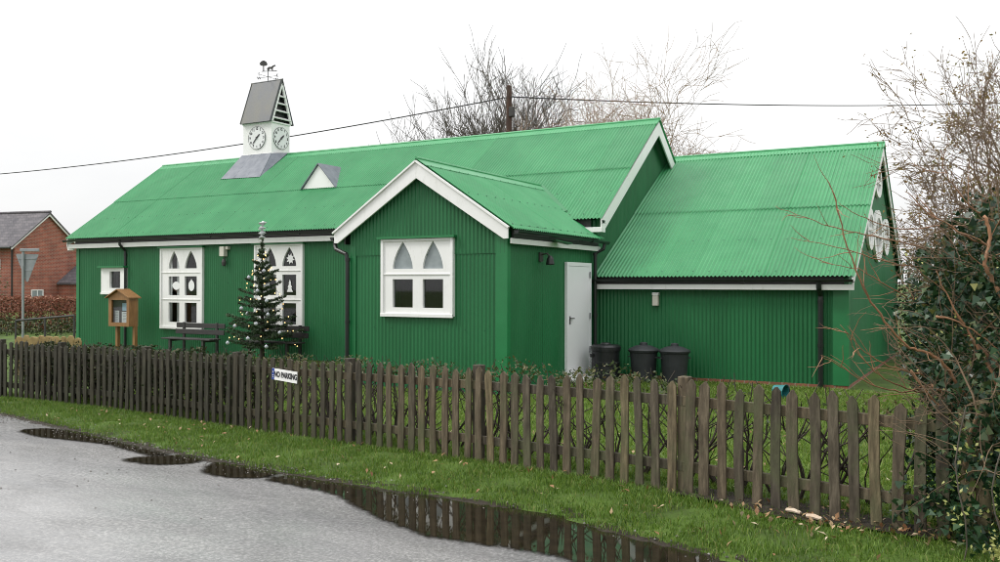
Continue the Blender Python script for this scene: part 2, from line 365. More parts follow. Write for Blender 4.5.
# ------------------------------------------------------------------ world, sun, camera
F_PX, YAW, PITCH, ROLL = 879.374, 29.302, -.292, .10
def setup():
    w = bpy.data.worlds.new('World'); S.world = w; w.use_nodes = True; nt = w.node_tree; nt.nodes.clear()
    out = nt.nodes.new('ShaderNodeOutputWorld'); bg = nt.nodes.new('ShaderNodeBackground')
    sk = nt.nodes.new('ShaderNodeTexSky'); sk.sky_type = 'NISHITA'; sk.sun_disc = False
    sk.sun_elevation = math.radians(44); sk.sun_rotation = math.radians(238); sk.air_density = 1; sk.dust_density = 3
    # overcast: brighter towards the zenith, faint cloud tone
    co = nt.nodes.new('ShaderNodeTexCoord'); sp = nt.nodes.new('ShaderNodeSeparateXYZ'); L(nt, co.outputs['Generated'], sp.inputs[0])
    mz = nt.nodes.new('ShaderNodeMapRange'); mz.inputs['From Min'].default_value = 0; mz.inputs['From Max'].default_value = 1; mz.inputs['To Min'].default_value = 8.0; mz.inputs['To Max'].default_value = 18.8
    L(nt, sp.outputs['Z'], mz.inputs['Value'])
    n = noise(nt, 1.7, 6, stretch(nt, co.outputs['Generated'], (1,1,3)), .55)
    r = ramp(nt, [(.3,(.92,.925,.935)),(.7,(1.07,1.07,1.065))]); L(nt, n.outputs['Fac'], r.inputs['Fac'])
    cl_ = mixc(nt, 1.0, r.outputs['Color'], mz.outputs['Result'], 'MULTIPLY')
    c = mixc(nt, .94, sk.outputs[0], cl_); L(nt, c, bg.inputs['Color']); bg.inputs['Strength'].default_value = .105
    L(nt, bg.outputs[0], out.inputs[0])
    sd = bpy.data.lights.new('overcast_sun', 'SUN'); sd.energy = 1.7; sd.angle = math.radians(14); sd.color = (1,.97,.92)
    so = bpy.data.objects.new('overcast_sun', sd); COL.objects.link(so)
    az = math.radians(238); el = math.radians(44)        # clockwise from +Y
    d = Vector((math.sin(az)*math.cos(el), math.cos(az)*math.cos(el), math.sin(el)))
    so.rotation_euler = d.to_track_quat('Z','Y').to_euler(); so.location = d*60
    cd = bpy.data.cameras.new('camera'); cam = bpy.data.objects.new('camera', cd); COL.objects.link(cam); S.camera = cam
    th, p, ro = map(math.radians, (YAW, PITCH, ROLL))
    F0 = Vector((-math.sin(th), math.cos(th), 0)); R0 = Vector((math.cos(th), math.sin(th), 0)); Z = Vector((0,0,1))
    F = F0*math.cos(p)-Z*math.sin(p); U0 = Z*math.cos(p)+F0*math.sin(p)
    R = R0*math.cos(ro)+U0*math.sin(ro); U = U0*math.cos(ro)-R0*math.sin(ro)
    mat = Matrix((R, U, -F)).transposed().to_4x4(); mat.translation = (0,0,1.65); cam.matrix_world = mat
    cd.sensor_width = 36; cd.lens = F_PX*36/1000; cd.clip_start = .05; cd.clip_end = 3000
    S.view_settings.view_transform = 'Standard'; S.view_settings.look = 'None'; S.view_settings.gamma = 1
    S.view_settings.exposure = .08; S.view_settings.use_curve_mapping = False
    S.render.engine = 'CYCLES'
    S.cycles.filter_width = 1.0; S.cycles.max_bounces = 8; S.cycles.transparent_max_bounces = 12
setup()

# ------------------------------------------------------------------ ground
HG = -.15
FX = [-30,-13,-10.51,-8.34,-5.64,-4.1,-2.04,-.62,1.5,6]; FY = [7.9,7.87,7.85,7.52,7.06,6.87,6.47,6.235,5.9,5.3]
FZ = [-.06,-.04,-.03,-.005,.04,.062,.098,.082,.08,.08]
EX = [-60,-30,-16,-11.57,-10.05,-8.71,-7.63,-6.73,-5.94,-5.27,-4.66,-4.08,-3.66,-3.2,-2.77,-2.29,-1.91,-1.55,-1.15,0,2,6,40]
EY = [16,9.5,7.6,6.98,6.69,6.39,6.19,6.04,5.92,5.84,5.78,5.74,5.74,5.70,5.67,5.47,5.37,5.25,5.06,4.5,3.9,3.2,-3]
def fence_y(x): return np.interp(x, FX, FY)
def fence_z(x): return np.interp(x, FX, FZ)
def edge_y(x): return np.interp(x, EX, EY)
def road_z(x): return .009*(np.clip(x, -16, 8)+3)
def sm(t): t = np.clip(t, 0, 1); return t*t*(3-2*t)
def gz(x, y):
    x = np.asarray(x, float); y = np.asarray(y, float)
    e, f = edge_y(x), fence_y(x); rz = road_z(x)
    ver = (rz+.012) + (fence_z(x)-rz-.012)*sm((y-e)/np.maximum(f-e,.3)) + .035*np.sin(np.clip((y-e)/np.maximum(f-e,.3),0,1)*PI)
    gar = fence_z(x) + (HG-fence_z(x))*sm((y-f)/4.5)
    far = np.maximum(0, y-60)*.004
    return np.where(y < e, rz-.03, np.where(y < f, ver, gar)) + far
xs = np.unique(np.concatenate([[-400,-200,-120,-80,-55,-42,-34], np.arange(-28,4.01,.2), [4.6,5.5,7,9,13,20,40,80,200,400]]))
ys = np.unique(np.concatenate([[-200,-80,-30,-12,-4,0], np.arange(2,10,.1), np.arange(10,20,.5), [21,23,26,30,36,44,60,90,140,220,400,900]]))
GX, GY = np.meshgrid(xs, ys)
GZ = gz(GX, GY)
near = (GX>-20)&(GX<3)&(GY>4)&(GY<12)&(GY>edge_y(GX)+.05)
GZ = GZ + np.where(near, RNG.normal(0,.009,GX.shape), 0)
nx, ny = len(xs), len(ys); idx = np.arange(nx*ny).reshape(ny,nx)
o = np_obj('ground', np.stack([GX.ravel(),GY.ravel(),GZ.ravel()],1), np.stack([idx[:-1,:-1].ravel(),idx[:-1,1:].ravel(),idx[1:,1:].ravel(),idx[1:,:-1].ravel()],1), M['turf'], smooth=True)
structure(o); tag(o, 'grassy ground of the verge and the garden behind the fence', 'ground')
# road: one wet asphalt sheet with a ragged edge against the verge
rx = np.concatenate([[-60,-45,-30,-22], np.arange(-18,3,.06), np.arange(3,41,2.)])
wob = .05*np.sin(rx*3.1)+.035*np.sin(rx*7.3+1)+RNG.normal(0,.014,len(rx)); wob = np.where((rx<-18)|(rx>3), 0, wob)
ry = [edge_y(rx)+wob+.05, edge_y(rx)-.4, np.full(len(rx),1.0), np.full(len(rx),-18.)]
V = np.concatenate([np.stack([rx, yy, road_z(rx)+.004],1) for yy in ry]); n = len(rx)
Fq = [(r*n+i, (r+1)*n+i, (r+1)*n+i+1, r*n+i+1) for r in range(3) for i in range(n-1)]
o = np_obj('road', V, Fq, M['road']); structure(o); tag(o, 'wet grey asphalt road in the foreground', 'road')
# mud strip along the road edge
mx = np.arange(-14,1.5,.05)
w0 = edge_y(mx)-.04-.05*np.abs(np.sin(mx*2.3))+RNG.normal(0,.018,len(mx)); w1 = edge_y(mx)+.10+.05*np.sin(mx*4.1)+RNG.normal(0,.02,len(mx))
wm = (w0+w1)/2
V = np.concatenate([np.stack([mx,w0,road_z(mx)+.0065],1), np.stack([mx,wm,road_z(mx)+.011],1), np.stack([mx,w1,gz(mx,w1)+.004],1)]); n = len(mx)
Fq = [(r*n+i, r*n+i+1, (r+1)*n+i+1, (r+1)*n+i) for r in range(2) for i in range(n-1)]
o = np_obj('verge_mud', V, Fq, M['mud'], smooth=True); structure(o); tag(o, 'strip of wet mud between road and grass verge', 'mud')
# puddles
def puddle(pts, label, amp=.014):
    pts = [Vector((x, y, 0)) for x, y in pts]; n = len(pts); out = []
    for i in range(n):
        p0, p1, p2, p3 = pts[i-1], pts[i], pts[(i+1)%n], pts[(i+2)%n]
        for k in range(8):
            t = k/8; q = .5*((2*p1)+(p2-p0)*t+(2*p0-5*p1+4*p2-p3)*t*t+(3*p1-p0-3*p2+p3)*t**3)
            q.x += amp*.5*math.sin(q.x*23+q.y*17)+random.gauss(0,amp*.25); q.y += amp*.5*math.sin(q.x*31-q.y*11)+random.gauss(0,amp*.25); out.append(q)
    area = sum(out[i-1].x*out[i].y-out[i].x*out[i-1].y for i in range(len(out))); sg = 1 if area > 0 else -1; N_ = len(out); inn = []; ext = []
    for i in range(N_):
        d = (out[(i+2)%N_]-out[i-2]); d.z = 0; d.normalize(); nn = Vector((-d.y, d.x, 0))*sg; inn.append(out[i]+nn*.055); ext.append(out[i]-nn*.09)
    zz = lambda q: (q.x, q.y, float(road_z(q.x))+.0105)
    mb = MB(); mb.add([zz(q) for q in ext], [], 0, 0.0); mb.add([zz(q) for q in inn], [tuple(range(N_))], 0, 1.0)
    mb.f += [(i, (i+1)%N_, N_+(i+1)%N_, N_+i) for i in range(N_)]; mb.m += [0]*N_
    o = mb.build('puddle', M['water'], fixn=False, attr=True)
    bm = bmesh.new(); bm.from_mesh(o.data); bmesh.ops.triangulate(bm, faces=bm.faces); bm.normal_update()
    for f in bm.faces:
        if f.normal.z < 0: f.normal_flip()
    bm.to_mesh(o.data); bm.free(); structure(o); tag(o, label, 'puddle')
puddle([(-5.43,5.61),(-5.0,5.54),(-4.56,5.45),(-4.12,5.21),(-3.75,5.02),(-3.44,4.9),(-3.23,4.82),(-2.93,4.83),(-2.57,4.84),(-2.33,4.83),(-2.11,4.73),(-1.85,4.4),(-1.24,4.36),(-.95,4.75),(-1.25,5.05),(-1.47,5.19),(-1.63,5.32),(-1.91,5.38),(-2.21,5.44),(-2.6,5.64),(-2.95,5.71),(-3.37,5.73),(-3.83,5.73),(-4.28,5.70),(-4.88,5.78),(-5.34,5.80)], 'largest dark puddle along the verge at the front right')
puddle([(-6.25,5.65),(-6.37,5.9),(-6.13,5.97),(-5.78,5.9),(-5.51,5.8),(-5.53,5.65),(-5.78,5.52),(-6.08,5.55)], 'small oval puddle just left of the largest puddle')
puddle([(-7.3,5.64),(-7.22,5.85),(-6.95,6.03),(-6.64,5.98),(-6.59,5.79),(-6.84,5.6),(-7.18,5.59)], 'small puddle lying furthest out from the verge')
puddle([(-9.91,6.24),(-9.76,6.47),(-9.17,6.45),(-8.44,6.30),(-7.67,6.1),(-7.17,5.99),(-7.26,5.89),(-7.91,6.04),(-8.18,6.1),(-8.72,6.1),(-9.32,6.08)], 'long thin puddle at the far left of the road edge')

# grass blades
def grass(name, x, y, h, w, label, gm='grassblade'):
    n = len(x); z = gz(x, y)
    a = RNG.uniform(0, 2*PI, n); h = h*RNG.uniform(.5,1.25,n); lean = RNG.uniform(.15,1.1,n)*h; la = RNG.uniform(0,2*PI,n)
    dx, dy = np.cos(a)*w/2, np.sin(a)*w/2; lx, ly = np.cos(la)*lean, np.sin(la)*lean
    V = np.empty((n,5,3))
    V[:,0] = np.stack([x-dx,y-dy,z-.01],1); V[:,1] = np.stack([x+dx,y+dy,z-.01],1)
    V[:,2] = np.stack([x+dx*.8+lx*.35,y+dy*.8+ly*.35,z+h*.6],1); V[:,3] = np.stack([x-dx*.8+lx*.35,y-dy*.8+ly*.35,z+h*.6],1)
    V[:,4] = np.stack([x+lx,y+ly,z+h*.95],1)
    b = np.arange(n)*5
    F3 = np.concatenate([np.stack([b,b+1,b+2],1),np.stack([b,b+2,b+3],1),np.stack([b+3,b+2,b+4],1)])
    o = np_obj(name, V.reshape(-1,3), F3, M[gm]); tag(o, label, 'grass', kind='stuff'); return o
def scatter(n, x0, x1, ylo, yhi):
    x = RNG.uniform(x0,x1,n); return x, ylo(x)+(yhi(x)-ylo(x))*RNG.uniform(0,1,n)
x, y = scatter(105000, -13.5, .8, lambda x: edge_y(x)-.07, lambda x: fence_y(x)+.35)
cl = np.sin(x*5.1+y*3)*np.sin(y*7.7-x*2.1)+RNG.normal(0,.5,len(x)); k = (cl > -.55)&((y-edge_y(x)+.06+.05*np.sin(x*8)+.03*np.sin(x*21))>RNG.exponential(.028,len(x)))
bare = (((x+1.15)/1.0)**2+((y-fence_y(x)+.02)/.27)**2 < 1+.35*np.sin(x*9)+.3*np.sin(y*23))&(RNG.uniform(size=len(x))<.86); k &= ~bare
grass('verge_grass', x[k], y[k], .042, .0055, 'short wet green grass of the roadside verge before the fence')
x, y = scatter(120000, -12, .6, lambda x: fence_y(x)+.2, lambda x: np.minimum(fence_y(x)+9.6, np.where(x>-6.9,16.2,12.4)))
grass('garden_grass', x, y, .06, .012, 'bright green lawn seen through the pickets behind the fence', 'lawnblade')
n = 48; pa = [(-1.15+1.0*math.cos(2*PI*k/n)*(1+.10*math.sin(5*k)), -.02+.26*math.sin(2*PI*k/n)*(1+.12*math.sin(7*k+1))) for k in range(n)]
rings = [[(-1.15+(px+1.15)*q, py*q) for px, py in pa] for q in (1,.66,.33)]; V = []
for ring in rings: V += [(px, float(fence_y(px))+py) for px, py in ring]
V.append((-1.15, float(fence_y(-1.15))-.02)); V = [(a, b, float(gz(a,b))+.012) for a, b in V]
Fq = [(q*n+i, q*n+(i+1)%n, (q+1)*n+(i+1)%n, (q+1)*n+i) for q in range(2) for i in range(n)]
sp_ = MB(); sp_.add(V, Fq+[(2*n+i, 2*n+(i+1)%n, 3*n) for i in range(n)]); o = sp_.build('soil_patch', M['mud'], None, smooth=True); structure(o); tag(o, 'bare muddy soil with leaf litter at the foot of the fence', 'soil')
# fallen leaves and grit
x, y = scatter(170, -11, .6, lambda x: edge_y(x)+.05, lambda x: fence_y(x)+.1)
x2 = np.concatenate([x, RNG.normal(-.85,.4,150), RNG.uniform(-6,.5,200)]); y2 = np.concatenate([y, RNG.normal(6.02,.2,150), fence_y(x2[-200:])+RNG.uniform(.2,5,200)])
k = y2 > edge_y(x2)+.03; x2, y2 = x2[k], y2[k]
v, f = leaf_arrays(np.stack([x2,y2,gz(x2,y2)+.035],1), .047, 'leaf', 6)
tag(np_obj('fallen_leaves', v, f, M['fallenleaf']), 'scattered brown fallen leaves lying on the grass', 'leaves', kind='stuff')
x = np.concatenate([RNG.uniform(-13,-4.8,1700), RNG.uniform(-4.8,1,350)]); y = edge_y(x)-.02+RNG.normal(0,.11,len(x)); y = np.where(RNG.uniform(size=len(x))<.12, y-RNG.exponential(.5,len(x)), y)
k = (y > edge_y(x)-.02)|(x < -5.6)|(RNG.uniform(size=len(x))<.15); x, y = x[k], y[k]
z = np.where(y<edge_y(x), road_z(x), gz(x,y))
s = RNG.uniform(.004,.014,len(x)); P = np.array([(1,0,0),(0,1,0),(-1,0,0),(0,-1,0),(0,0,.8)])
ang = RNG.uniform(0,PI,len(x)); V = np.empty((len(x),5,3))
for i,(a,b,c) in enumerate(P):
    V[:,i,0] = x+s*(a*np.cos(ang)-b*np.sin(ang)); V[:,i,1] = y+s*(a*np.sin(ang)+b*np.cos(ang))*.8; V[:,i,2] = z+.006+s*c
b = np.arange(len(x))*5
tag(np_obj('road_grit', V.reshape(-1,3), np.concatenate([np.stack([b+i,b+(i+1)%4,b+4],1) for i in range(4)]), M['pebble']), 'loose grit and small stones along the road edge', 'grit', kind='stuff')

# ------------------------------------------------------------------ corrugated iron
def corr(mb, O, U, D, N, ulen, top, bot, pitch=.076, amp=.032, lap=None, holes=(), sheetw=.66, per=8, mi=0, u0=0.0, jitter=.0015):
    """corrugated sheet: O origin, U along (ridges side by side), D down the sheet, N outward; top/bot are functions of u giving distance down"""
    O, U, D, N = map(Vector, (O, U, D, N))
    us = set(np.round(np.arange(u0, u0+ulen+1e-6, pitch/per), 5).tolist()) | {round(u0,5), round(u0+ulen,5)}
    for h in holes: us |= {round(h[0],5), round(h[1],5)}
    us = sorted(u for u in us if u0-1e-6 <= u <= u0+ulen+1e-6)
    rnd = [random.random() for _ in range(int((u0+ulen)/sheetw)+3)]; off = [random.uniform(-jitter,jitter) for _ in rnd]
    courses = [(0,1e9,0)] if lap is None else [(-1e9,lap+.06,.014),(lap-.06,1e9,0)]
    for ci, (c0, c1, dn) in enumerate(courses):
        rr = [random.random() for _ in rnd] if ci else rnd
        prev = None
        for a, b in zip(us[:-1], us[1:]):
            if b-a < 1e-5: continue
            um = (a+b)/2; si = int(max(0,(um-1e-6))/sheetw)
            segs = [(max(top(um),c0), min(bot(um),c1))]
            for h in holes:
                if h[0] < um < h[1]:
                    ns = []
                    for t0, t1 in segs:
                        if h[3] <= t0 or h[2] >= t1: ns.append((t0,t1)); continue
                        if h[2] > t0: ns.append((t0,h[2]))
                        if h[3] < t1: ns.append((h[3],t1))
                    segs = ns
            simple_seg = len(segs) == 1 and not holes
            for t0, t1 in segs:
                if t1-t0 < .002: continue
                def P(u, um_t, which):
                    hh = amp/2*math.cos(2*PI*u/pitch)+dn+off[si]
                    if simple_seg:
                        t = max(top(u),c0) if which == 0 else min(bot(u),c1)
                    else: t = um_t
                    return O+U*u+D*t+N*hh
                mb.add([P(a,t0,0),P(b,t0,0),P(b,t1,1),P(a,t1,1)], [(0,1,2,3)], mi, rr[si])
def screws(mb, O, U, D, N, ulen, rows, top=lambda u: 0, bot=lambda u: 1e9, pitch=.076, amp=.032, every=4, mi=1, r=.013):
    O, U, D, N = map(Vector, (O, U, D, N)); u = pitch*2
    while u < ulen:
        for t in rows:
            if top(u)+.03 < t < bot(u)-.02:
                c = O+U*u+D*t+N*(amp/2+.006); vs = []
                for hh, rr in ((-.002,r),(.006,r*.6)):
                    for k in range(6): vs.append(c+N*hh+(U*math.cos(k*PI/3)+D*math.sin(k*PI/3))*rr)
                mb.add(vs, [tuple(range(6,12))]+[(i,(i+1)%6,6+(i+1)%6,6+i) for i in range(6)], mi, .5)
        u += pitch*every

# ------------------------------------------------------------------ the hall
Xm, Xl, Yh = -6.942, -23.168, 16.242
hw, he, hr, eov, ov = 3.204, 2.978, 5.467, .212, .246
Yr = Yh+hw; slope = (hr-he)/(hw+eov); rl = math.hypot(1, slope)
Yp, pm, pz, phs = 12.599, -8.62, 3.804, 1.876
Xpl = -10.17; psl = .655; pe = pz-phs*psl; prl = math.hypot(1, psl)
Xa, Ya, aw, ae, ar, aov = -2.216, 16.35, 4.552, 1.826, 4.768, .138
asl = (ar-ae)/(aw+eov); arl = math.hypot(1, asl); Yar = Ya+aw
T = 'village hall'
hall = thing('corrugated_iron_hall', 'long green corrugated iron hall with clock turret, front porch and lower annex behind the fence', 'hall', (Xm, Yh, HG))
def mroof(y): return he+slope*(y-(Yh-eov))       # front slope height of the main roof

# main roof, front and back slopes
RL = (hw+eov)*rl
for front in (True, False):
    mb = MB(); s = 1 if front else -1
    O = (Xl-ov, Yr, hr); D = Vector((0,-s,-slope)).normalized(); N = Vector((0,-s*slope,1)).normalized()
    ln = Xm+ov-(Xl-ov)
    corr(mb, O, (1,0,0), D, N, ln, lambda u: 0, lambda u: RL, lap=RL*.515, per=6)
    screws(mb, O, (1,0,0), D, N, ln, [.25,RL*.27,RL*.50,RL*.76,RL-.15])
    mb.build('roof', [M['roof'],M['washer']], hall, smooth=True, merge=True, fixn=False, attr=True)
# ridge capping
def ridgecap(a, b, sl, w=.19, up=.028, dirv=(0,1,0)):
    mb = MB(); d = Vector(dirv); a = Vector(a); b = Vector(b)
    for q in (-1,1):
        pts = []
        for p in (a,b): pts += [p+Vector((0,0,up)), p+d*(q*w)+Vector((0,0,up-sl*w))]
        th = Vector((0,0,-.012)); vs = pts+[x+th for x in pts]
        mb.add(vs, [(0,1,3,2),(4,6,7,5),(1,5,7,3),(0,4,5,1),(2,3,7,6)])
    mb.tube([a+Vector((0,0,up)), b+Vector((0,0,up))], .03, 8)
    mb.build('ridge_cap', M['ridge'], hall)
ridgecap((Xl-ov-.01,Yr,hr),(Xm+ov+.01,Yr,hr),slope)

# porch roof: ridge runs in Y, slopes fall to +X and -X, cut by the main roof
PB = Yh-eov+(pz-he)/slope
for s in (1,-1):
    mb = MB(); O = (pm, Yp-.16, pz); D = Vector((s,0,-psl)).normalized(); N = Vector((s*psl,0,1)).normalized()
    full = phs*prl
    def bot(u):
        y = Yp-.16+u
        if y <= Yh+.02: return full
        zc = mroof(y)+.02
        return max(0, min(full, (pz-zc)/psl*prl))
    ln = PB-(Yp-.16)
    corr(mb, O, (0,1,0), D, N, ln, lambda u: 0, bot, per=6)
    screws(mb, O, (0,1,0), D, N, ln, [.22,full*.5,full-.12], bot=bot)
    mb.build('roof', [M['roof'],M['washer']], hall, smooth=True, merge=True, fixn=False, attr=True)
ridgecap((pm,Yp-.18,pz),(pm,PB-.02,pz),psl,.2,.026,(1,0,0))
# valley flashing strips where the porch roof meets the main roof
mb = MB()
for s in (1,-1):
    xe = pm+s*(pz-mroof(Yh-.0))/psl
    mb.bar((xe,Yh,mroof(Yh)+.03),(pm,PB,pz+.03),.10,.008,(0,-slope,1))
mb.build('valley_flashing', M['trim'], hall)

# annex roof
AL = (aw+eov)*arl
for front in (True, False):
    mb = MB(); s = 1 if front else -1
    D = Vector((0,-s,-asl)).normalized(); N = Vector((0,-s*asl,1)).normalized(); x0 = Xm+.02; ln = Xa+aov-x0
    corr(mb, (x0,Yar,ar), (1,0,0), D, N, ln, lambda u: 0, lambda u: AL, lap=AL*.515, per=6)
    screws(mb, (x0,Yar,ar), (1,0,0), D, N, ln, [.25,AL*.27,AL*.50,AL*.76,AL-.15])
    mb.build('roof', [M['roof'],M['washer']], hall, smooth=True, merge=True, fixn=False, attr=True)
ridgecap((Xm+.02,Yar,ar),(Xa+aov+.01,Yar,ar),asl,.2)

# window layout (world X range, z range) and the holes they need
W_BIG = [(-19.587,-17.973,.50,2.63),(-16.140,-14.545,.53,2.655)]
W_SML = (-22.03,-21.00,1.40,2.13); W_PORCH = (-9.455,-7.945,1.12,2.46)
def hole(x, x0, ztop, m=.06): return (x[0]-x0+m, x[1]-x0-m, ztop-x[3]+m, ztop-x[2]-m)
WP = dict(amp=.019, per=8)
# hall front wall, left of the porch and the hidden rest
ztop = he-.02
mb = MB(); corr(mb, (Xl,Yh,ztop), (1,0,0), (0,0,-1), (0,-1,0), Xm-Xl, lambda u: 0, lambda u: ztop-HG, holes=[hole(w,Xl,ztop) for w in W_BIG+[W_SML]]+[(Xpl-Xl+.4,Xm-Xl-.4,.75,ztop-HG-.02)], **WP)
screws(mb, (Xl,Yh,ztop), (1,0,0), (0,0,-1), (0,-1,0), Xm-Xl, [.35,1.25,2.2], amp=.019, every=6, r=.010)
mb.build('wall', [M['wall'],M['washer']], hall, smooth=True, merge=True, fixn=False, attr=True)
# hall end gables
def gable_top(w, zr, sl, half): return lambda u: abs(u-half)*sl+.03
for xx, nx_ in ((Xm,1),(Xl,-1)):
    mb = MB(); corr(mb, (xx,Yh,hr), (0,1,0), (0,0,-1), (nx_,0,0), 2*hw, lambda u: abs(u-hw)*slope+.03, lambda u: hr-HG, **WP)
    mb.build('wall', M['wall'], hall, smooth=True, merge=True, fixn=False, attr=True)
mb = MB(); corr(mb, (Xl,Yr+hw,ztop), (1,0,0), (0,0,-1), (0,1,0), Xm-Xl, lambda u: 0, lambda u: ztop-HG, per=4, amp=.016); mb.build('wall', M['wall'], hall, smooth=True, merge=True, fixn=False, attr=True)
# porch walls
half = pm-Xpl
mb = MB(); corr(mb, (Xpl,Yp,pz), (1,0,0), (0,0,-1), (0,-1,0), Xm-Xpl, lambda u: abs(u-half)*psl+.04, lambda u: pz-HG, lap=pz-2.24, holes=[hole(W_PORCH,Xpl,pz)], **WP)
screws(mb, (Xpl,Yp,pz), (1,0,0), (0,0,-1), (0,-1,0), Xm-Xpl, [.85,1.62,2.9,3.5], top=lambda u: abs(u-half)*psl+.12, amp=.019, every=5, r=.010)
mb.build('wall', [M['wall'],M['washer']], hall, smooth=True, merge=True, fixn=False, attr=True)
zt = pz-(Xm-pm)*psl-.03
mb = MB(); corr(mb, (Xm,Yp,zt), (0,1,0), (0,0,-1), (1,0,0), Yh-Yp, lambda u: 0, lambda u: zt-HG, amp=.006, per=6)
mb.build('wall', M['wall'], hall, smooth=True, merge=True, fixn=False, attr=True)
mb = MB(); corr(mb, (Xpl,Yp,zt), (0,1,0), (0,0,-1), (-1,0,0), Yh-Yp, lambda u: 0, lambda u: zt-HG, per=6, amp=.016)
mb.build('wall', M['wall'], hall, smooth=True, merge=True, fixn=False, attr=True)
# annex walls on a brick plinth
PL = .06+HG
zt2 = ae-.0
mb = MB(); corr(mb, (Xm,Ya,zt2), (1,0,0), (0,0,-1), (0,-1,0), Xa-Xm, lambda u: 0, lambda u: zt2-PL, amp=.02, per=8)
mb.build('wall', M['wall'], hall, smooth=True, merge=True, fixn=False, attr=True)
mb = MB(); corr(mb, (Xa,Ya,ar), (0,1,0), (0,0,-1), (1,0,0), 2*aw, lambda u: abs(u-aw)*asl+.03, lambda u: ar-PL, amp=.016, per=6)
mb.build('wall', M['wall'], hall, smooth=True, merge=True, fixn=False, attr=True)
mb = MB(); corr(mb, (Xm,Yar+aw,zt2), (1,0,0), (0,0,-1), (0,1,0), Xa-Xm, lambda u: 0, lambda u: zt2-PL, per=4, amp=.016)
mb.build('wall', M['wall'], hall, smooth=True, merge=True, fixn=False, attr=True)
mb = MB()
mb.box(((Xm+Xa)/2,Ya+.02,(HG-.3+PL)/2),(Xa-Xm,.06,PL-HG+.3)); mb.box((Xa-.02,Yar,(HG-.3+PL)/2),(.06,2*aw,PL-HG+.3))
mb.build('brick_plinth', M['plinth'], hall)
# corner trims
for cx, cy, w, z0, z1 in ((Xm,Yp,.20,HG,zt-.02),(Xa,Ya,.24,PL,zt2-.03),(Xl,Yh,.10,HG,ztop-.05)):
    mb = MB(); sg_ = 1 if cx == Xl else -1
    xa, xb = cx-sg_*.02, cx+sg_*w; ya, yb_ = cy-.022, cy+w*.45; t_ = sg_*.006
    mb.prism([(xa,ya),(xb,ya),(xb,ya+.006),(xa+t_,ya+.006),(xa+t_,yb_),(xa,yb_)], lambda u, v, q: (u, v, q), z0, z1)
    mb.build('corner_trim', M['trim'], hall)
mb = MB(); mb.box((Xpl+.06,Yp-.018,(HG+2.35)/2),(.13,.008,2.35-HG)); mb.build('corner_trim', M['trim'], hall)

# bargeboards, fascias
def barge(name, pts, t, fn, mat=None, bev=.006):
    mb = MB(); mb.prism(pts, fn, 0, t); return mb.build(name, mat or M['white'], hall, bevel=bev)
# porch front barge: two boards in the XZ plane facing -Y with squared feet
bw = .24
for s in (1,-1):
    e = phs-.08; zr_ = pz-.035
    pts = [(0,zr_),(s*e,zr_-e*psl),(s*e,zr_-e*psl-.185),(s*(e-.08),zr_-e*psl-.19),(0,zr_-bw*prl)]
    barge('bargeboard', pts, .035, lambda u, v, w: (pm+u, Yp-.15-w, v))
    mb = MB(); mb.bar((pm,Yp-.195,pz-.028),(pm+s*(phs-.06),Yp-.195,pz-.028-(phs-.06)*psl),.03,.05,(0,-1,0)); mb.build('verge_roll', M['white'], hall)
# hall right-hand barge in the YZ plane facing +X
for s in (1,-1):
    e = hw+eov-.02; zr_ = hr-.045
    pts = [(0,zr_),(s*e,zr_-e*slope),(s*e,zr_-e*slope-.18),(s*(e-.16),zr_-e*slope-.185),(0,zr_-.25*rl)]
    barge('bargeboard', pts, .035, lambda u, v, w: (Xm+ov-.05+w, Yr+u, v))
    pts2 = [(0,zr_),(s*e,zr_-e*slope),(s*e,zr_-e*slope-.2),(0,zr_-.2*rl)]
    barge('bargeboard', pts2, .035, lambda u, v, w: (Xl-ov+.05-w, Yr+u, v))
for s in (1,-1):
    e = aw+eov-.02; zr_ = ar-.045
    pts = [(0,zr_),(s*e,zr_-e*asl),(s*e,zr_-e*asl-.16),(0,zr_-.19*arl)]
    barge('bargeboard', pts, .03, lambda u, v, w: (Xa+aov-.05+w, Yar+u, v))
mb = MB()
mb.box(((Xl-ov+Xpl)/2,Yh-.15,he-.225),(Xpl-Xl+ov,.03,.125)); mb.build('fascia', M['white'], hall, bevel=.005)
mb = MB(); mb.box(((Xl-ov+.08),Yh-.09,he-.30),(.26,.05,.07)); mb.build('fascia_end', M['white'], hall, bevel=.005)
mb = MB(); mb.box((Xm+.12,(Yp-.12+Yh+.0)/2,pe-.20),(.03,Yh-Yp+.05,.09)); mb.build('fascia', M['white'], hall, bevel=.005)
mb = MB(); mb.box(((Xm+Xa+aov)/2+.02,Ya-.19,ae-.195),(Xa+aov-Xm-.06,.03,.10)); mb.build('fascia', M['white'], hall, bevel=.005)
mb = MB(); mb.box((Xm+ov-.22,Yh-.12,he-.225),(.42,.19,.10)); mb.build('eaves_box', M['white'], hall, bevel=.005)
# boards closing the eaves between wall head and roof sheets
for (bx, by_, bz, dx, dy, dz) in (((Xl+Xm)/2,Yh-.09,he-.09,Xm-Xl-.1,.03,.24),((Xl+Xm)/2,Yr+hw+.09,he-.09,Xm-Xl-.1,.03,.24),((Xm+Xa)/2,Ya-.09,ae-.09,Xa-Xm-.1,.03,.24),((Xm+Xa)/2,Yar+aw+.09,ae-.09,Xa-Xm-.1,.03,.24),(Xm+.08,(Yp+Yh)/2,pe-.06,.03,Yh-Yp-.1,.28),(pm-phs+.14,(Yp+Yh)/2,pe-.06,.03,Yh-Yp-.1,.24)):
    mb = MB(); mb.box((bx,by_,bz),(dx,dy,dz)); mb.build('eaves_board', M['darkwood'], hall)

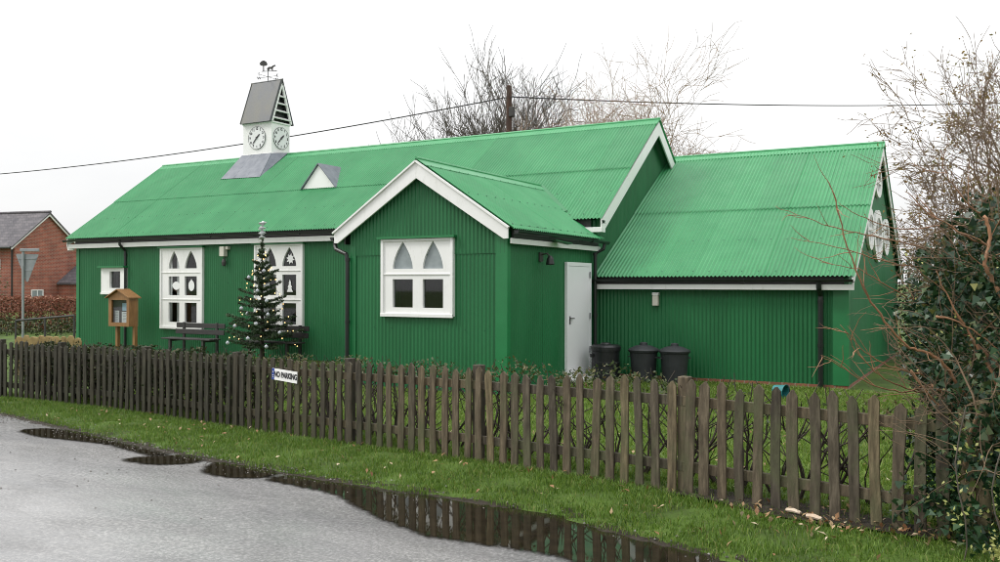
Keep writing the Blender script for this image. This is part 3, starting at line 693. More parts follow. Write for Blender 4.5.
# gutters (half round, open on top) and downpipes
def gutter(a, b, r=.047):
    mb = MB(); a, b = Vector(a), Vector(b); d = (b-a).normalized(); x = d.cross(Vector((0,0,1))).normalized()
    vs = []; n = 9
    for p in (a,b):
        for rr in (r, r-.006):
            for k in range(n):
                th = PI*k/(n-1); vs.append(p+x*(rr*math.cos(th))-Vector((0,0,1))*(rr*math.sin(th)))
    fs = []
    for k in range(n-1):
        fs += [(k,k+1,2*n+k+1,2*n+k),(n+k,3*n+k,3*n+k+1,n+k+1)]
    for base in (0,2*n): fs += [tuple(base+k for k in range(n))]
    fs += [(0,2*n,3*n,n),(n-1,2*n-1,4*n-1,3*n-1)]
    mb.add(vs, fs)
    k = max(1,int((b-a).length/1.0))
    for i in range(k+1): q = a+(b-a)*(i/k); mb.bar(q+x*-r+Vector((0,0,-r)), q+x*r*.4+Vector((0,0,-r-.004)), .03, .012)
    for i in range(1, int((b-a).length/3)+1):     # union clips
        q = a+d*(i*3.0); pts = [q+x*((r+.006)*math.cos(PI*j/8))-Vector((0,0,1))*((r+.006)*math.sin(PI*j/8)) for j in range(9)]
        mb.tube(pts, .012, 5)
    return mb.build('gutter', M['black'], hall, smooth=False)
gutter((Xl-ov-.03,Yh-eov-.045,he-.05),(pm-phs-.1,Yh-eov-.045,he-.075))
gutter((pm+phs+.08,Yh-eov-.045,he-.05),(Xm+ov+.06,Yh-eov-.045,he-.05),.05)
gutter((pm+phs+.045,Yp-.12,pe-.035),(pm+phs+.045,Yh+.1,pe-.055))
gutter((pm-phs-.045,Yh-.1,pe-.035),(pm-phs-.045,Yp-.1,pe-.055))
gutter((Xm+.0,Ya-eov-.045,ae-.055),(Xa+aov-.02,Ya-eov-.045,ae-.06))
def downpipe(pts, r=.036):
    mb = MB(); mb.tube(pts, r, 10); pts = [Vector(p) for p in pts]
    a, b = pts[-2], pts[-1]; n = max(2,int((a-b).length/1.0))
    for i in range(n+1): q = a+(b-a)*(i/n); mb.tube([q+Vector((0,0,.03)),q-Vector((0,0,.03))], r+.009, 10)
    return mb.build('downpipe', M['black'], hall, smooth=False)
downpipe([(-21.0,Yh-eov-.045,he-.1),(-21.0,Yh-eov-.03,he-.22),(-21.0,Yh-.07,he-.38),(-21.0,Yh-.06,he-.5),(-21.0,Yh-.06,HG)])
downpipe([(pm-phs-.045,Yp+.0,pe-.10),(pm-phs-.045,Yp-.0,pe-.2),(pm-phs+.02,Yp-.05,pe-.27),(Xpl-.06,Yp-.07,pe-.36),(Xpl-.03,Yp-.07,pe-.46),(Xpl-.03,Yp-.07,HG)], .04)
downpipe([(pm+phs+.045,Yh-.08,pe-.1),(pm+phs+.03,Yh-.1,pe-.2),(Xm+.07,Yh-.15,pe-.3),(Xm+.07,Yh-.15,HG)], .036)
downpipe([(-2.66,Ya-eov-.045,ae-.1),(-2.66,Ya-eov-.03,ae-.2),(-2.66,Ya-.07,ae-.34),(-2.66,Ya-.07,ae-.45),(-2.66,Ya-.07,HG-.02)], .045)
# flat porch light canopy bits on the side wall: small lead flashing
mb = MB(); mb.bar((Xm+.17,14.0,pe-.13),(Xm+.40,14.2,pe-.19),.34,.012); mb.build('flashing', M['trim'], hall)

# ---- windows
def lancet(u0, u1, v0, v1, n=9):
    um = (u0+u1)/2; L_ = []
    R_ = []
    for i in range(n+1):
        t = i/n; w = (um-u0)*(1-t**1.75); L_.append((um-w, v0+(v1-v0)*t)); R_.append((um+w, v0+(v1-v0)*t))
    return [(x,y) for x,y in R_[:-1]]+[(um,v1)]+[(x,y) for x,y in reversed(L_[:-1])]
def rect(u0,u1,v0,v1): return [(u0,v0),(u1,v0),(u1,v1),(u0,v1)]
def window(win, Y, cols, lan, rows, rails, dark=True, curtain=(), grey_panes=()):
    x0, x1, z0, z1 = win; W, H_ = x1-x0, z1-z0
    fn = lambda u, v, w: (x0+u, Y-w, z0+v)
    holes = []; panes = []
    for ci, (a, b) in enumerate(cols):
        for ri, (p, q, kind) in enumerate([(lan[0],lan[1],'l')]+[(r[0],r[1],'r') for r in rows]):
            u0, u1, v0, v1 = a*W, b*W, (1-q)*H_, (1-p)*H_
            holes.append(lancet(u0,u1,v0,v1) if kind == 'l' else rect(u0,u1,v0,v1)); panes.append((ci,ri,u0,u1,v0,v1))
    mb = plate(rect(0,W,0,H_), holes, fn, -.03, .035)
    # raised outer casing, mullion beads and rails
    cw = .055
    for u0,u1,v0,v1 in ((0,cw,0,H_),(W-cw,W,0,H_),(cw,W-cw,H_-cw*.8,H_)):
        mb.prism(rect(u0,u1,v0,v1), fn, .0355, .062)
    mb.prism(rect(0,W,-.02,.04), fn, .0355, .07)
    for r in rails: mb.prism(rect(cw,W-cw,(1-r)*H_-.012,(1-r)*H_+.012), fn, .0355, .052)
    fr = mb.build('window', M['white'], hall, bevel=.004)
    m2 = MB(); m2.prism(rect(-.05,W+.05,H_+.002,H_+.04), fn, -.01, .11); m2.build('head_flashing', M['trim'], fr)
    for ci, ri, u0, u1, v0, v1 in panes:
        m3 = MB(); m3.prism(rect(u0-.012,u1+.012,v0-.012,v1+.012), fn, -.012, -.006)
        m3.build('pane', M['greyish'] if (ci,ri) in grey_panes else M['glass'], fr)
    for (ca, cb, va, vb) in curtain:
        n = 40; vs = []; fs = []
        for i in range(n+1):
            u = (ca+(cb-ca)*i/n)*W; dy = .025*math.sin(i*1.3)+.01*math.sin(i*3.1)
            vs += [(x0+u, Y+.07+dy, z0+va*H_), (x0+u, Y+.07+dy, z0+vb*H_)]
        fs = [(2*i,2*i+2,2*i+3,2*i+1) for i in range(n)]
        m4 = MB(); m4.add(vs, fs); c = m4.build('curtain', M['curtain'], fr, smooth=True, fixn=False)
        so = c.modifiers.new('cloth', 'SOLIDIFY'); so.thickness = .004
    return fr
COLS = [(.197,.454),(.58,.863)]
for i, w in enumerate(W_BIG):
    window(w, Yh-.012, COLS, (.035,.255), [(.353,.589),(.68,.925)], (.305,.64), curtain=[(.10,.20,.0,1),(.33,.47,.0,1)] if i == 0 else [(.10,.24,0,1)])
window(W_PORCH, Yp-.012, [(.163,.448),(.584,.862)], (.035,.39), [(.525,.893)], (.46,), grey_panes=((0,0),(1,0)))
# small side-hung window at the left end: wide left stile, deep box frame
x0, x1, z0, z1 = W_SML; fn = lambda u, v, w: (x0+u, Yh-.012-w, z0+v); W, H_ = x1-x0, z1-z0
mb = plate(rect(0,W,0,H_), [rect(.36*W,.80*W,.22*H_,.86*H_)], fn, -.03, .05); mb.prism(rect(-.01,W+.01,-.02,.04), fn, .0505, .07); mb.prism(rect(.80*W+.02,W,.055,H_), fn, .0505,.075)
fr = mb.build('window', M['white'], hall, bevel=.004)
m3 = MB(); m3.prism(rect(.34*W,.82*W,.20*H_,.88*H_), fn, -.012, -.006); m3.build('pane', M['glass'], fr)
m2 = MB(); m2.prism(rect(-.05,W+.05,H_+.002,H_+.045), fn, -.01, .15); m2.build('head_flashing', M['trim'], fr)
# interior dividers so the rooms behind the glass are closed and dark
mb = MB(); mb.box(((Xl+Xm)/2,Yr,HG+.02),(Xm-Xl-.1,2*hw-.1,.03)); mb.box(((Xm+Xpl)/2,(Yp+Yh)/2,HG+.02),(Xm-Xpl-.1,Yh-Yp,.03)); mb.build('interior_floor', M['darkwood'], hall)
mb = MB(); mb.box(((Xl+Xpl)/2,Yh+1.3,1.3),(Xpl-Xl-.2,.06,2.8)); mb.box(((Xpl+Xm)/2,Yp+1.5,1.1),(Xm-Xpl-.1,.06,2.4)); mb.build('inner_partition', M['lining'], hall)
# paper decorations stuck inside the panes
def deco(kind, x, z, s, Y, label):
    mb = MB(); n = 24
    if kind == 'bauble': poly = [(s*.8*math.cos(2*PI*k/n), s*1.0*math.sin(2*PI*k/n)) for k in range(n)]; poly[6] = (.0, s*1.35)
    elif kind == 'pudding': poly = [(s*1.05*math.cos(2*PI*k/n)*(1+.1*math.sin(7*k)), s*.85*math.sin(2*PI*k/n)) for k in range(n)]
    elif kind == 'tree': poly = [(0,1.7*s),(.35*s,.8*s),(.2*s,.8*s),(.6*s,0),(.35*s,0),(.8*s,-.9*s),(-.8*s,-.9*s),(-.35*s,0),(-.6*s,0),(-.2*s,.8*s),(-.35*s,.8*s)]
    else: poly = [((s if k%2 else s*.55)*math.cos(PI*k/8+.2),(s if k%2 else s*.55)*math.sin(PI*k/8+.2)) for k in range(16)]
    mb.prism(poly, lambda u, v, w: (x+u, Y-.004+w, z+v), -.012, -.009)
    tag(mb.build('paper_decoration', M['paper'], None), label, 'decoration', 'paper decorations in the windows')
x0,x1,z0,z1 = W_BIG[0]; W = x1-x0; H_ = z1-z0
deco('pudding', x0+.36*W, z0+.53*H_, .13, Yh-.004, 'white round paper cutout in the middle left pane of the left tall window')
deco('bauble', x0+.72*W, z0+.53*H_, .14, Yh-.004, 'white oval paper bauble in the middle right pane of the left tall window')
x0,x1,z0,z1 = W_BIG[1]; W = x1-x0; H_ = z1-z0
deco('tree', x0+.72*W, z0+.50*H_, .12, Yh-.004, 'white paper tree in the middle right pane of the window behind the Christmas tree')
deco('star', x0+.73*W, z0+.83*H_, .14, Yh-.004, 'white paper snowflake in the pointed top pane of the window behind the Christmas tree')

# ---- door in the porch side wall
DY0, DY1, DZ1 = 14.80, 15.93, 2.09
fx = lambda u, v, w: (Xm+.012+w, u, v)
mb = plate([(DY0,HG),(DY1,HG),(DY1,DZ1),(DY0,DZ1)], [[(DY0+.07,HG+.06),(DY1-.07,HG+.06),(DY1-.07,DZ1-.07),(DY0+.07,DZ1-.07)]], fx, 0, .05)
mb.build('door_frame', M['whitedoor'], hall, bevel=.004)
mb = MB(); mb.prism([(DY0+.073,HG+.065),(DY1-.073,HG+.065),(DY1-.073,DZ1-.073),(DY0+.073,DZ1-.073)], fx, .005, .042); dr = mb.build('door', M['whitedoor'], hall, bevel=.003)
mb = MB(); mb.prism([(DY0+.12,.93),(DY0+.16,.93),(DY0+.16,1.08),(DY0+.12,1.08)], fx, .0425, .05); mb.bar((Xm+.085,DY0+.13,1.04),(Xm+.085,DY0+.27,1.035),.018,.018); mb.bar((Xm+.055,DY0+.14,1.04),(Xm+.09,DY0+.14,1.04),.016,.016); mb.build('handle', M['iron'], dr)
for z in (.35,1.0,1.80):
    mb = MB(); mb.prism([(DY1-.10,z),(DY1-.05,z),(DY1-.05,z+.12),(DY1-.10,z+.12)], fx, .0505, .06); mb.tube([(Xm+.075,DY1-.076,z),(Xm+.075,DY1-.076,z+.12)],.008,8); mb.build('hinge', M['galv'], dr)
mb = MB(); mb.box((Xm+.16,(DY0+DY1)/2,HG+.02),(.30,1.3,.10)); mb.build('doorstep', M['stonewhite'], hall, bevel=.01)

# ---- round window of the annex gable: ring of white lobes with glazing bars
def lobe(cy, cz, ry, rz):
    n = 28; ell = lambda k, s: (cy+ry*s*math.cos(2*PI*k/n), cz+rz*s*math.sin(2*PI*k/n))
    g = lambda u, v, w: (Xa+.015+w, u, v)
    mb = plate([ell(k,1) for k in range(n)], [[ell(k,.70) for k in range(n)]], g, 0, .05)
    mb.prism(rect(cy-.03,cy+.03,cz-rz*.72,cz+rz*.72), g, .012, .045); mb.prism(rect(cy-ry*.72,cy+ry*.72,cz-.03,cz+.03), g, .010, .043)
    fr = mb.build('window', M['white'], hall)
    m = MB(); m.prism([ell(k,.72) for k in range(n)], g, .002, .008); m.build('pane', M['greyish'], fr)
lobe(20.55,2.73,.80,.56); lobe(19.2,2.80,.52,.42); lobe(22.15,2.78,.62,.42); lobe(20.55,3.90,.62,.34)

# ---- triangular roof vent
vx0, vx1, vy, vz = -15.86, -14.77, 17.64, 4.155; vcx = (vx0+vx1)/2; va = vz+.63
yb = (va-hr)/slope+Yr     # where the vent ridge meets the roof
mb = MB(); mb.prism([(vx0,vz+.02),(vx1,vz+.02),(vcx,va)], lambda u, v, w: (u, vy+w, v), 0, .03); vent = mb.build('roof_vent', M['white'], hall)
mb = MB()
for s, xe in ((1,vx1+.04),(-1,vx0-.04)):
    a = Vector((vcx,vy-.05,va+.04)); b = Vector((vcx,yb+.05,va+.04)); c = Vector((xe,vy+.02,vz+.03)); d = Vector((xe,vy-.05,vz+.03))
    e = Vector((0,0,-.03)); mb.add([a,b,c,d,a+e,b+e,c+e,d+e],[(0,1,2,3),(7,6,5,4),(0,3,7,4),(1,5,6,2),(2,6,7,3),(0,4,5,1)])
mb.build('lead_roof', M['lead'], vent)

# ---- clock turret
tx0, tx1, ty0, ty1 = -19.48, -18.34, 19.07, 19.82; tb, tt = 5.35, 6.44; tcx, tcy = (tx0+tx1)/2, (ty0+ty1)/2
mb = MB(); mb.box((tcx,tcy,(tb-.35+tt)/2),(tx1-tx0,ty1-ty0,tt-tb+.35)); mb.box((tcx,tcy,tt-.02),(tx1-tx0+.06,ty1-ty0+.06,.05)); mb.box((tcx,tcy,tb+.13),(tx1-tx0+.05,ty1-ty0+.05,.04))
tur = mb.build('clock_turret', M['white'], hall, bevel=.01)
rz_, reo = 7.68, .08
mb = MB()
for s in (1,-1):
    a0 = Vector((tx0-.03,tcy,rz_)); a1 = Vector((tx1+.06,tcy,rz_)); ye = tcy-s*((ty1-ty0)/2+reo); b0 = Vector((tx0-.03,ye,tt-.03)); b1 = Vector((tx1+.06,ye,tt-.03))
    nn = Vector((0,-s*(rz_-tt),-s*s*((ty1-ty0)/2+reo)*-1)).normalized()*.035
    mb.add([a0,a1,b1,b0,a0+nn,a1+nn,b1+nn,b0+nn],[(0,1,2,3),(7,6,5,4),(0,4,5,1),(1,5,6,2),(2,6,7,3),(3,7,4,0)])
    for q in (.02,.98): mb.tube([a0.lerp(a1,q)+nn, b0.lerp(b1,q)+nn],.018,6)
mb.tube([(tx0-.04,tcy,rz_+.03),(tx1+.07,tcy,rz_+.03)],.03,8)
mb.build('turret_roof', M['leadstain'], tur)
# gable louvres on the +X and -X sides
for xg, sgn in ((tx1+.0,1),(tx0-.0,-1)):
    mb = MB(); hh = (ty1-ty0)/2+.02
    mb.prism([(-hh,tt),(hh,tt),(0,rz_-.1)], lambda u, v, w: (xg-sgn*.12+sgn*w, tcy+u, v), 0, .02, 1)
    for k in range(4):
        z = tt+.12+k*.22; h2 = hh*(1-(z-tt)/(rz_-.1-tt)); mb.bar((xg+.01*sgn,tcy-h2,z),(xg+.01*sgn,tcy+h2,z),.14,.025,(sgn*.55,0,1))
    for s in (1,-1): mb.bar((xg+.03*sgn,tcy+s*hh,tt),(xg+.03*sgn,tcy,rz_-.08),.06,.05,(1,0,0))
    mb.build('louvre', [M['white'],M['clockink']], tur)
def clock(fn, r, up):
    mb = MB(); n = 40
    mb.prism([(r*math.cos(2*PI*k/n), r*math.sin(2*PI*k/n)) for k in range(n)], fn, .0, .02, 0)
    ring = plate([(r*1.0*math.cos(2*PI*k/n), r*1.0*math.sin(2*PI*k/n)) for k in range(n)], [[(r*.985*math.cos(2*PI*k/n), r*.985*math.sin(2*PI*k/n)) for k in range(n)]], fn, .004, .027); mb.add(ring.v, ring.f, 1)
    for h in range(1,13):
        a = PI/2-h*PI/6; text_mb(mb, str(h), r*.30, lambda u, v, w, a=a: fn(u+r*.80*math.cos(a), v+r*.80*math.sin(a), w), .021, .024, 1, .004)
    for ang, ln, wd, w0 in ((PI/2-2*PI*(1+37/60)/12, r*.50, .045, .026), (PI/2-2*PI*37/60, r*.78, .032, .031)):
        d = Vector((math.cos(ang), math.sin(ang))); q = Vector((-d.y, d.x)); t = r*.16
        pts = [d*-t+q*wd*.35, d*-t-q*wd*.35, d*(ln*.6)-q*wd*.6, d*ln, d*(ln*.6)+q*wd*.6]; mb.prism([tuple(p) for p in pts], fn, w0, w0+.004, 1)
    mb.prism([(.035*math.cos(2*PI*k/12), .035*math.sin(2*PI*k/12)) for k in range(12)], fn, .036, .042, 1)
    mb.build('clock_face', [M['dial'],M['clockink']], tur)
cz = 5.98
clock(lambda u, v, w: (tcx+u, ty0-.002-w, cz+v), .335, None)
clock(lambda u, v, w: (tx1+.002+w, tcy+u, cz+v), .325, None)
# lead skirt down the roof slope
mb = MB()
def sk(y, dz): return mroof(y)+dz
a = [(tx0-.02,ty0-.02,tb+.14),(tx1+.02,ty0-.02,tb+.14),(tx1+.24,18.36,sk(18.36,.03)),(tx0-.20,18.40,sk(18.40,.03))]
mb.add(a,[(0,1,2,3)]); 
b = [(tx1+.02,ty0-.02,tb+.14),(tx1+.02,tcy,tb+.2),(tx1+.28,tcy,hr+.06),(tx1+.24,18.36,sk(18.36,.03))]; mb.add(b,[(0,1,2,3)])
c = [(tx0-.02,ty0-.02,tb+.14),(tx0-.20,18.40,sk(18.40,.03)),(tx0-.26,tcy,hr+.06),(tx0-.02,tcy,tb+.2)]; mb.add(c,[(0,1,2,3)])
for q in (.33,.66): mb.tube([Vector(a[0]).lerp(Vector(a[1]),q),Vector(a[3]).lerp(Vector(a[2]),q)],.018,6)
sko = mb.build('lead_skirt', M['lead'], tur); so = sko.modifiers.new('lead', 'SOLIDIFY'); so.thickness = .012
# weather vane
mb = MB(); vx, vy_ = -18.85, tcy; vz0 = rz_
mb.tube([(vx,vy_,vz0),(vx,vy_,vz0+.40)],.010,8)
for dx, dy in ((1,0),(0,1)):
    mb.tube([(vx-.32*dx,vy_-.32*dy,vz0+.17),(vx+.32*dx,vy_+.32*dy,vz0+.17)],.006,6)
for k, ch in enumerate('ENWS'):
    a = k*PI/2; px, py = vx+.37*math.cos(a), vy_+.37*math.sin(a)
    text_mb(mb, ch, .12, lambda u, v, w, px=px, py=py: (px+u*.87, py+u*.48+w, vz0+.17+v), -.006, .006)
dvx = Vector((.93,.36,0))
def vf(u, v, w): return (vx+dvx.x*u*.8-.36*w, vy_+dvx.y*u*.8+.93*w, vz0+.34+v*.8)
mb.prism([(-.26,-.012),(.34,-.012),(.34,.012),(-.26,.012)], vf, -.006, .006)
mb.prism([(-.02,.02),(.03,.02),(.05,.08),(.13,.08),(.15,.02),(.19,.02),(.18,.10),(.21,.15),(.30,.19),(.27,.23),(.19,.21),(.12,.16),(.02,.16),(-.05,.10)], vf, -.007, .007)
mb.prism([(-.20,.012),(-.16,.012),(-.165,.20),(-.06,.21),(-.03,.27),(-.08,.36),(-.17,.41),(-.27,.38),(-.34,.30),(-.30,.22),(-.20,.20)], vf, -.007, .007)
mb.build('weather_vane', M['iron'], tur)

# ------------------------------------------------------------------ wall lamps
def lamp(x, y, z, nx_, label, spot=True):
    t = thing('wall_lamp', label, 'lamp', (x,y,z), 'lamps on the hall walls')
    f = (lambda u, v, w: (x+u, y-w, z+v)) if nx_ == 'f' else (lambda u, v, w: (x+w, y+u, z+v))
    if spot:
        m = MB(); m.prism(rect(-.11,.05,-.12,.13), f, 0, .14); m.prism(rect(.06,.15,.05,.14), f, 0, .10); m.build('housing', M['lampbody'], t, bevel=.012)
        m = MB(); m.lathe([(.02,-.13),(.05,-.11),(.06,-.03),(.045,.03),(.012,.06)], f(.0,-.24,.08), 12); m.tube([f(.0,-.19,.08),f(.0,-.11,.05)],.012,6); m.build('lamp_head', M['iron'], t)
    return t
lamp(-17.16, Yh-.012, 2.50, 'f', 'cream security lamp with dark head under the hall eaves between the tall windows')
t = thing('wall_lamp', 'dark bracket lamp high on the porch side wall beside the white door', 'lamp', (Xm+.01,13.8,2.12), 'lamps on the hall walls')
m = MB(); m.box((Xm+.02,13.8,2.15),(.03,.12,.16)); m.tube([(Xm+.03,13.8,2.19),(Xm+.14,13.8,2.21),(Xm+.2,13.8,2.15)],.014,8); m.build('bracket', M['iron'], t)
m = MB(); m.lathe([(.03,.10),(.06,.05),(.075,-.04),(.07,-.06)], (Xm+.2,13.8,2.07), 14); m.build('lamp_shade', M['black'], t)
t = thing('wall_lamp', 'small cream box lamp under the annex eaves above the bins', 'lamp', (-5.69,Ya-.02,1.45), 'lamps on the hall walls')
m = MB(); m.box((-5.69,Ya-.06,1.49),(.13,.08,.06)); m.build('housing', M['white'], t, bevel=.008)
m = MB(); m.box((-5.69,Ya-.065,1.36),(.12,.10,.20)); m.build('diffuser', M['lampbody'], t, bevel=.02)

# ------------------------------------------------------------------ picket fence
fence = thing('picket_fence', 'weathered mossy brown wooden picket fence along the grass verge', 'fence', (-5.64, 7.06, -.0))
def arc_pts():
    xs_ = np.linspace(-13.0,1.2,800); ys_ = fence_y(xs_); s_ = np.concatenate([[0],np.cumsum(np.hypot(np.diff(xs_),np.diff(ys_)))]); return xs_, ys_, s_
AX, AYs, AS = arc_pts()
def at_s(s): x = float(np.interp(s,AS,AX)); return x, float(np.interp(s,AS,AYs))
def s_of(x): return float(np.interp(x,AX,AS))
posts_x = [-13.0,-11.2,-10.45,-8.35,-6.35,-5.62,-4.07,-2.03,-.05,1.1]
posts_x = [-13.0,-11.55,-9.6,-7.65,-5.72,-4.07,-2.03,-.05]
def tang(s): a, b = at_s(max(0,s-.2)), at_s(s+.2); d = Vector((b[0]-a[0],b[1]-a[1],0)).normalized(); return d
# pickets: between posts at a regular pitch with small errors
pick = []
for a, b in zip(posts_x[:-1], posts_x[1:]):
    sa_, sb_ = s_of(a), s_of(b); n = max(2,round((sb_-sa_)/.137)); base = (fence_z(a)+fence_z(b))/2
    for i in range(n): s = sa_+(i+.42)*(sb_-sa_)/n; pick.append((s, a, b))
def zline(s, a, b):
    sa_, sb_ = s_of(a), s_of(b); t = (s-sa_)/max(1e-6,(sb_-sa_)); return float(fence_z(a)*(1-t)+fence_z(b)*t) if b < .5 else float(fence_z(a))
def picket_mb(mb, s, a, b):
    x, y = at_s(s+random.uniform(-.006,.006)); t = tang(s); nrm = Vector((t.y,-t.x,0)); z = zline(s,a,b)
    w = .072*random.uniform(.9,1.08); h = .85+random.uniform(-.035,.015); th = .02; lean = random.gauss(0,.016)
    old = x < -5.8
    tip = random.uniform(.025,.05) if not old else random.uniform(.01,.035)
    skew = random.uniform(-.25,.25)
    # rough sawn picket: several cross sections with slight warp
    prof = []; k = 5
    for i in range(k+1):
        v = .0+(h-tip)*i/k; jw = random.uniform(-.003,.003)*(1.6 if old else 1)
        prof.append((w/2+jw, v))
    left = [(-ww+random.uniform(-.002,.002), v) for ww, v in prof]; right = [(ww, v) for ww, v in prof]
    left[0] = (left[0][0], random.uniform(-.03,.02)); right[0] = (right[0][0], left[0][1]+random.uniform(-.01,.01))
    poly = right+[(w*.09+skew*w*.3,h),(-w*.09+skew*w*.3,h-.002)]+left[::-1]
    o3 = Vector((x,y,z)); bow = random.gauss(0,.006)
    f = lambda u, v, q: tuple(o3+t*(u+lean*v+bow*math.sin(v/h*PI))+nrm*(.05+q)+Vector((0,0,v)))
    mb.prism(poly, f, 0, th)
pick.sort(key=lambda p: -p[0]); near_p = pick[:100]; far_p = pick[100:]
for p in near_p:
    mb = MB(); picket_mb(mb, *p); mb.build('picket', M['fence'], fence, bevel=.003)
if far_p:
    mb = MB(); [picket_mb(mb,*p) for p in far_p]; o = mb.build('picket_row', M['fence'], fence); o['kind'] = 'stuff'
for a, b in zip(posts_x, posts_x[1:]):
    for hz in (.20,.69):
        sa_, sb_ = s_of(a), s_of(b); n = 4; mb = MB()
        for i in range(n):
            s0, s1 = sa_+(sb_-sa_)*i/n, sa_+(sb_-sa_)*(i+1)/n; p, q = at_s(s0), at_s(s1); t = tang((s0+s1)/2); nr = Vector((t.y,-t.x,0))*.028
            mb.bar(Vector((p[0],p[1],zline(s0,a,b)+hz))+nr, Vector((q[0],q[1],zline(s1,a,b)+hz))+nr, .036, .075)
        mb.build('rail', M['fence'], fence, bevel=.004)
for i, a in enumerate(posts_x):
    x, y = at_s(s_of(a)); t = tang(s_of(a)); rot = Matrix((t, Vector((-t.y,t.x,0)), Vector((0,0,1)))).transposed(); mb = MB()
    hgt = .87; z = float(fence_z(a)); mb.box((x,y+.0,z+hgt/2-.15),(.085,.085,hgt+.3),rot)
    mb.build('post', M['fence'], fence, bevel=.008)
# NO PARKING plate
sx = -6.67; sfy = float(fence_y(sx)); t = tang(s_of(sx)); nrm = Vector((t.y,-t.x,0)); o3 = Vector((sx,sfy,.672))+nrm*.078
t_tilt = math.radians(-2.5)
def sf(u, v, w): uu = u*math.cos(t_tilt)-v*math.sin(t_tilt); vv = u*math.sin(t_tilt)+v*math.cos(t_tilt); return tuple(o3+t*uu+nrm*w+Vector((0,0,vv)))
sg = thing('no_parking_sign', 'small white NO PARKING plate with blue end screwed to the picket fence', 'sign', tuple(o3))
mb = MB(); mb.prism(rect(-.215,.215,-.062,.062), sf, 0, .006); mb.build('plate', M['white'], sg)
mb = MB(); mb.prism(rect(-.215,-.178,-.0615,.0615), sf, .0065, .0085); mb.build('blue_band', M['navy'], sg)
mb = MB(); text_mb(mb, 'NO PARKING', .082, lambda u, v, w: sf(.0185+u*.80,v,w), .0065, .009, 0, .0035); mb.build('lettering', M['clockink'], sg)
mb = MB(); mb.prism(rect(-.206,-.187,-.018,-.010), sf, .009, .010); mb.prism(rect(-.203,-.190,-.035,-.028), sf, .009, .010); text_mb(mb, 'P', .028, lambda u, v, w: sf(-.1965+u,v+.02,w), .009, .010); mb.build('band_mark', M['white'], sg)

# ------------------------------------------------------------------ branching plants
def grow(acc, p, d, ln, r, lvl, P):
    """acc: list of MB per level group"""
    n = P['seg'][min(lvl,len(P['seg'])-1)]; pts = [Vector(p)]; rad = [r]; d = Vector(d).normalized(); ends = []
    rend = r*P.get('taper',.55)
    for i in range(n):
        d = (d+Vector((random.gauss(0,1),random.gauss(0,1),random.gauss(0,1)))*P['wob']+Vector((0,0,P['up'][min(lvl,len(P['up'])-1)]))).normalized()
        pts.append(pts[-1]+d*(ln/n)); rad.append(r+(rend-r)*(i+1)/n); ends.append(d.copy())
    acc[0 if lvl <= P['trunklvl'] else 1].tube(pts, rad, 6 if lvl == 0 else (4 if r > .02 else 3), False)
    if lvl >= P['lvls']:
        if 'tips' in P: P['tips'].extend([tuple(q) for q in pts[1:]])
        return
    k = P['kids'][min(lvl,len(P['kids'])-1)]
    for j in range(k):
        t = 1.0 if j == 0 else random.uniform(P['from'],.98); i = min(n-1,int(t*n)); q = pts[i].lerp(pts[i+1], t*n-i if t < 1 else 1)
        base = ends[i]; ax = base.cross(Vector((random.gauss(0,1),random.gauss(0,1),random.gauss(0,1)))).normalized()
        ang = math.radians(random.uniform(*P['ang'])) * (.5 if j == 0 else 1)
        nd = Matrix.Rotation(ang,3,ax) @ base
        rr = (r+(rend-r)*t)*(random.uniform(.68,.85) if j == 0 else random.uniform(.45,.68))
        grow(acc, q, nd, ln*random.uniform(*P['len']), max(rr,P['rmin']), lvl+1, P)
def bare_tree(name, loc, stems, P, mat, label, cat='tree', leaves=0, leafmat_=None, group=None):
    t = thing(name, label, cat, loc, group); acc = [MB(), MB()]; P = dict(P); P['tips'] = []
    for (d, ln, r) in stems: grow(acc, Vector(loc)+Vector((0,0,-.1)), d, ln, r, 0, P)
    acc[0].build('trunk', mat, t, smooth=True, fixn=False); acc[1].build('crown', mat, t, smooth=True, fixn=False)
    if leaves and P['tips']:
        tp = np.array(P['tips']); c = tp[RNG.integers(0,len(tp),leaves)]+RNG.normal(0,.05,(leaves,3)); v, f = leaf_arrays(c,.05,'leaf'); np_obj('leaves', v, f, leafmat_, t)
    return t
P1 = dict(seg=[5,5,5,4,3,3], wob=.10, up=[.02,.05,.06,.05,.03], trunklvl=1, lvls=5, kids=[4,4,4,3,3], ang=(16,40), len=(.58,.82), rmin=.014, **{'from':.3}, taper=.6)
def fan(n, spread, ln, r, az=None):
    out = []
    for i in range(n):
        a = random.uniform(0,2*PI); s = spread*random.uniform(.25,1); out.append((Vector((math.cos(a)*s,math.sin(a)*s,1)), ln*random.uniform(.8,1.1), r*random.uniform(.7,1)))
    return out
random.seed(21)
bare_tree('bare_tree', (-22.4,39.0,-.1), [(Vector((.02,0,1)),4.4,.22)]+fan(7,.40,4.5,.14), P1, M['stemgrey'], 'bare grey winter tree behind the hall roof beside the telegraph pole', group='bare trees behind the hall')
random.seed(5)
P1b = dict(P1); P1b['lvls'] = 4; P1b['rmin'] = .015
bare_tree('bare_tree', (-25.9,37.2,-.1), fan(6,.42,3.7,.11), P1b, M['stemgrey'], 'smaller bare grey tree just left of the largest bare tree', group='bare trees behind the hall')
random.seed(11)
P2 = dict(P1); P2.update(wob=.15, up=[.05,.06,.05,.0,-.10], ang=(16,42), lvls=5, kids=[5,4,4,4,3], rmin=.0095)
bare_tree('bare_tree', (-15.2,37.9,-.1), fan(8,.50,4.35,.15), P2, M['stemred'], 'bare orange brown weeping willow behind the hall gable and annex', group='bare trees behind the hall')
random.seed(12)
bare_tree('bare_tree', (-17.3,39.5,-.1), fan(4,.45,3.9,.13), dict(P2,lvls=5), M['stemred'], 'thin bare brown tree between telegraph pole and hall gable', group='bare trees behind the hall')
random.seed(31)
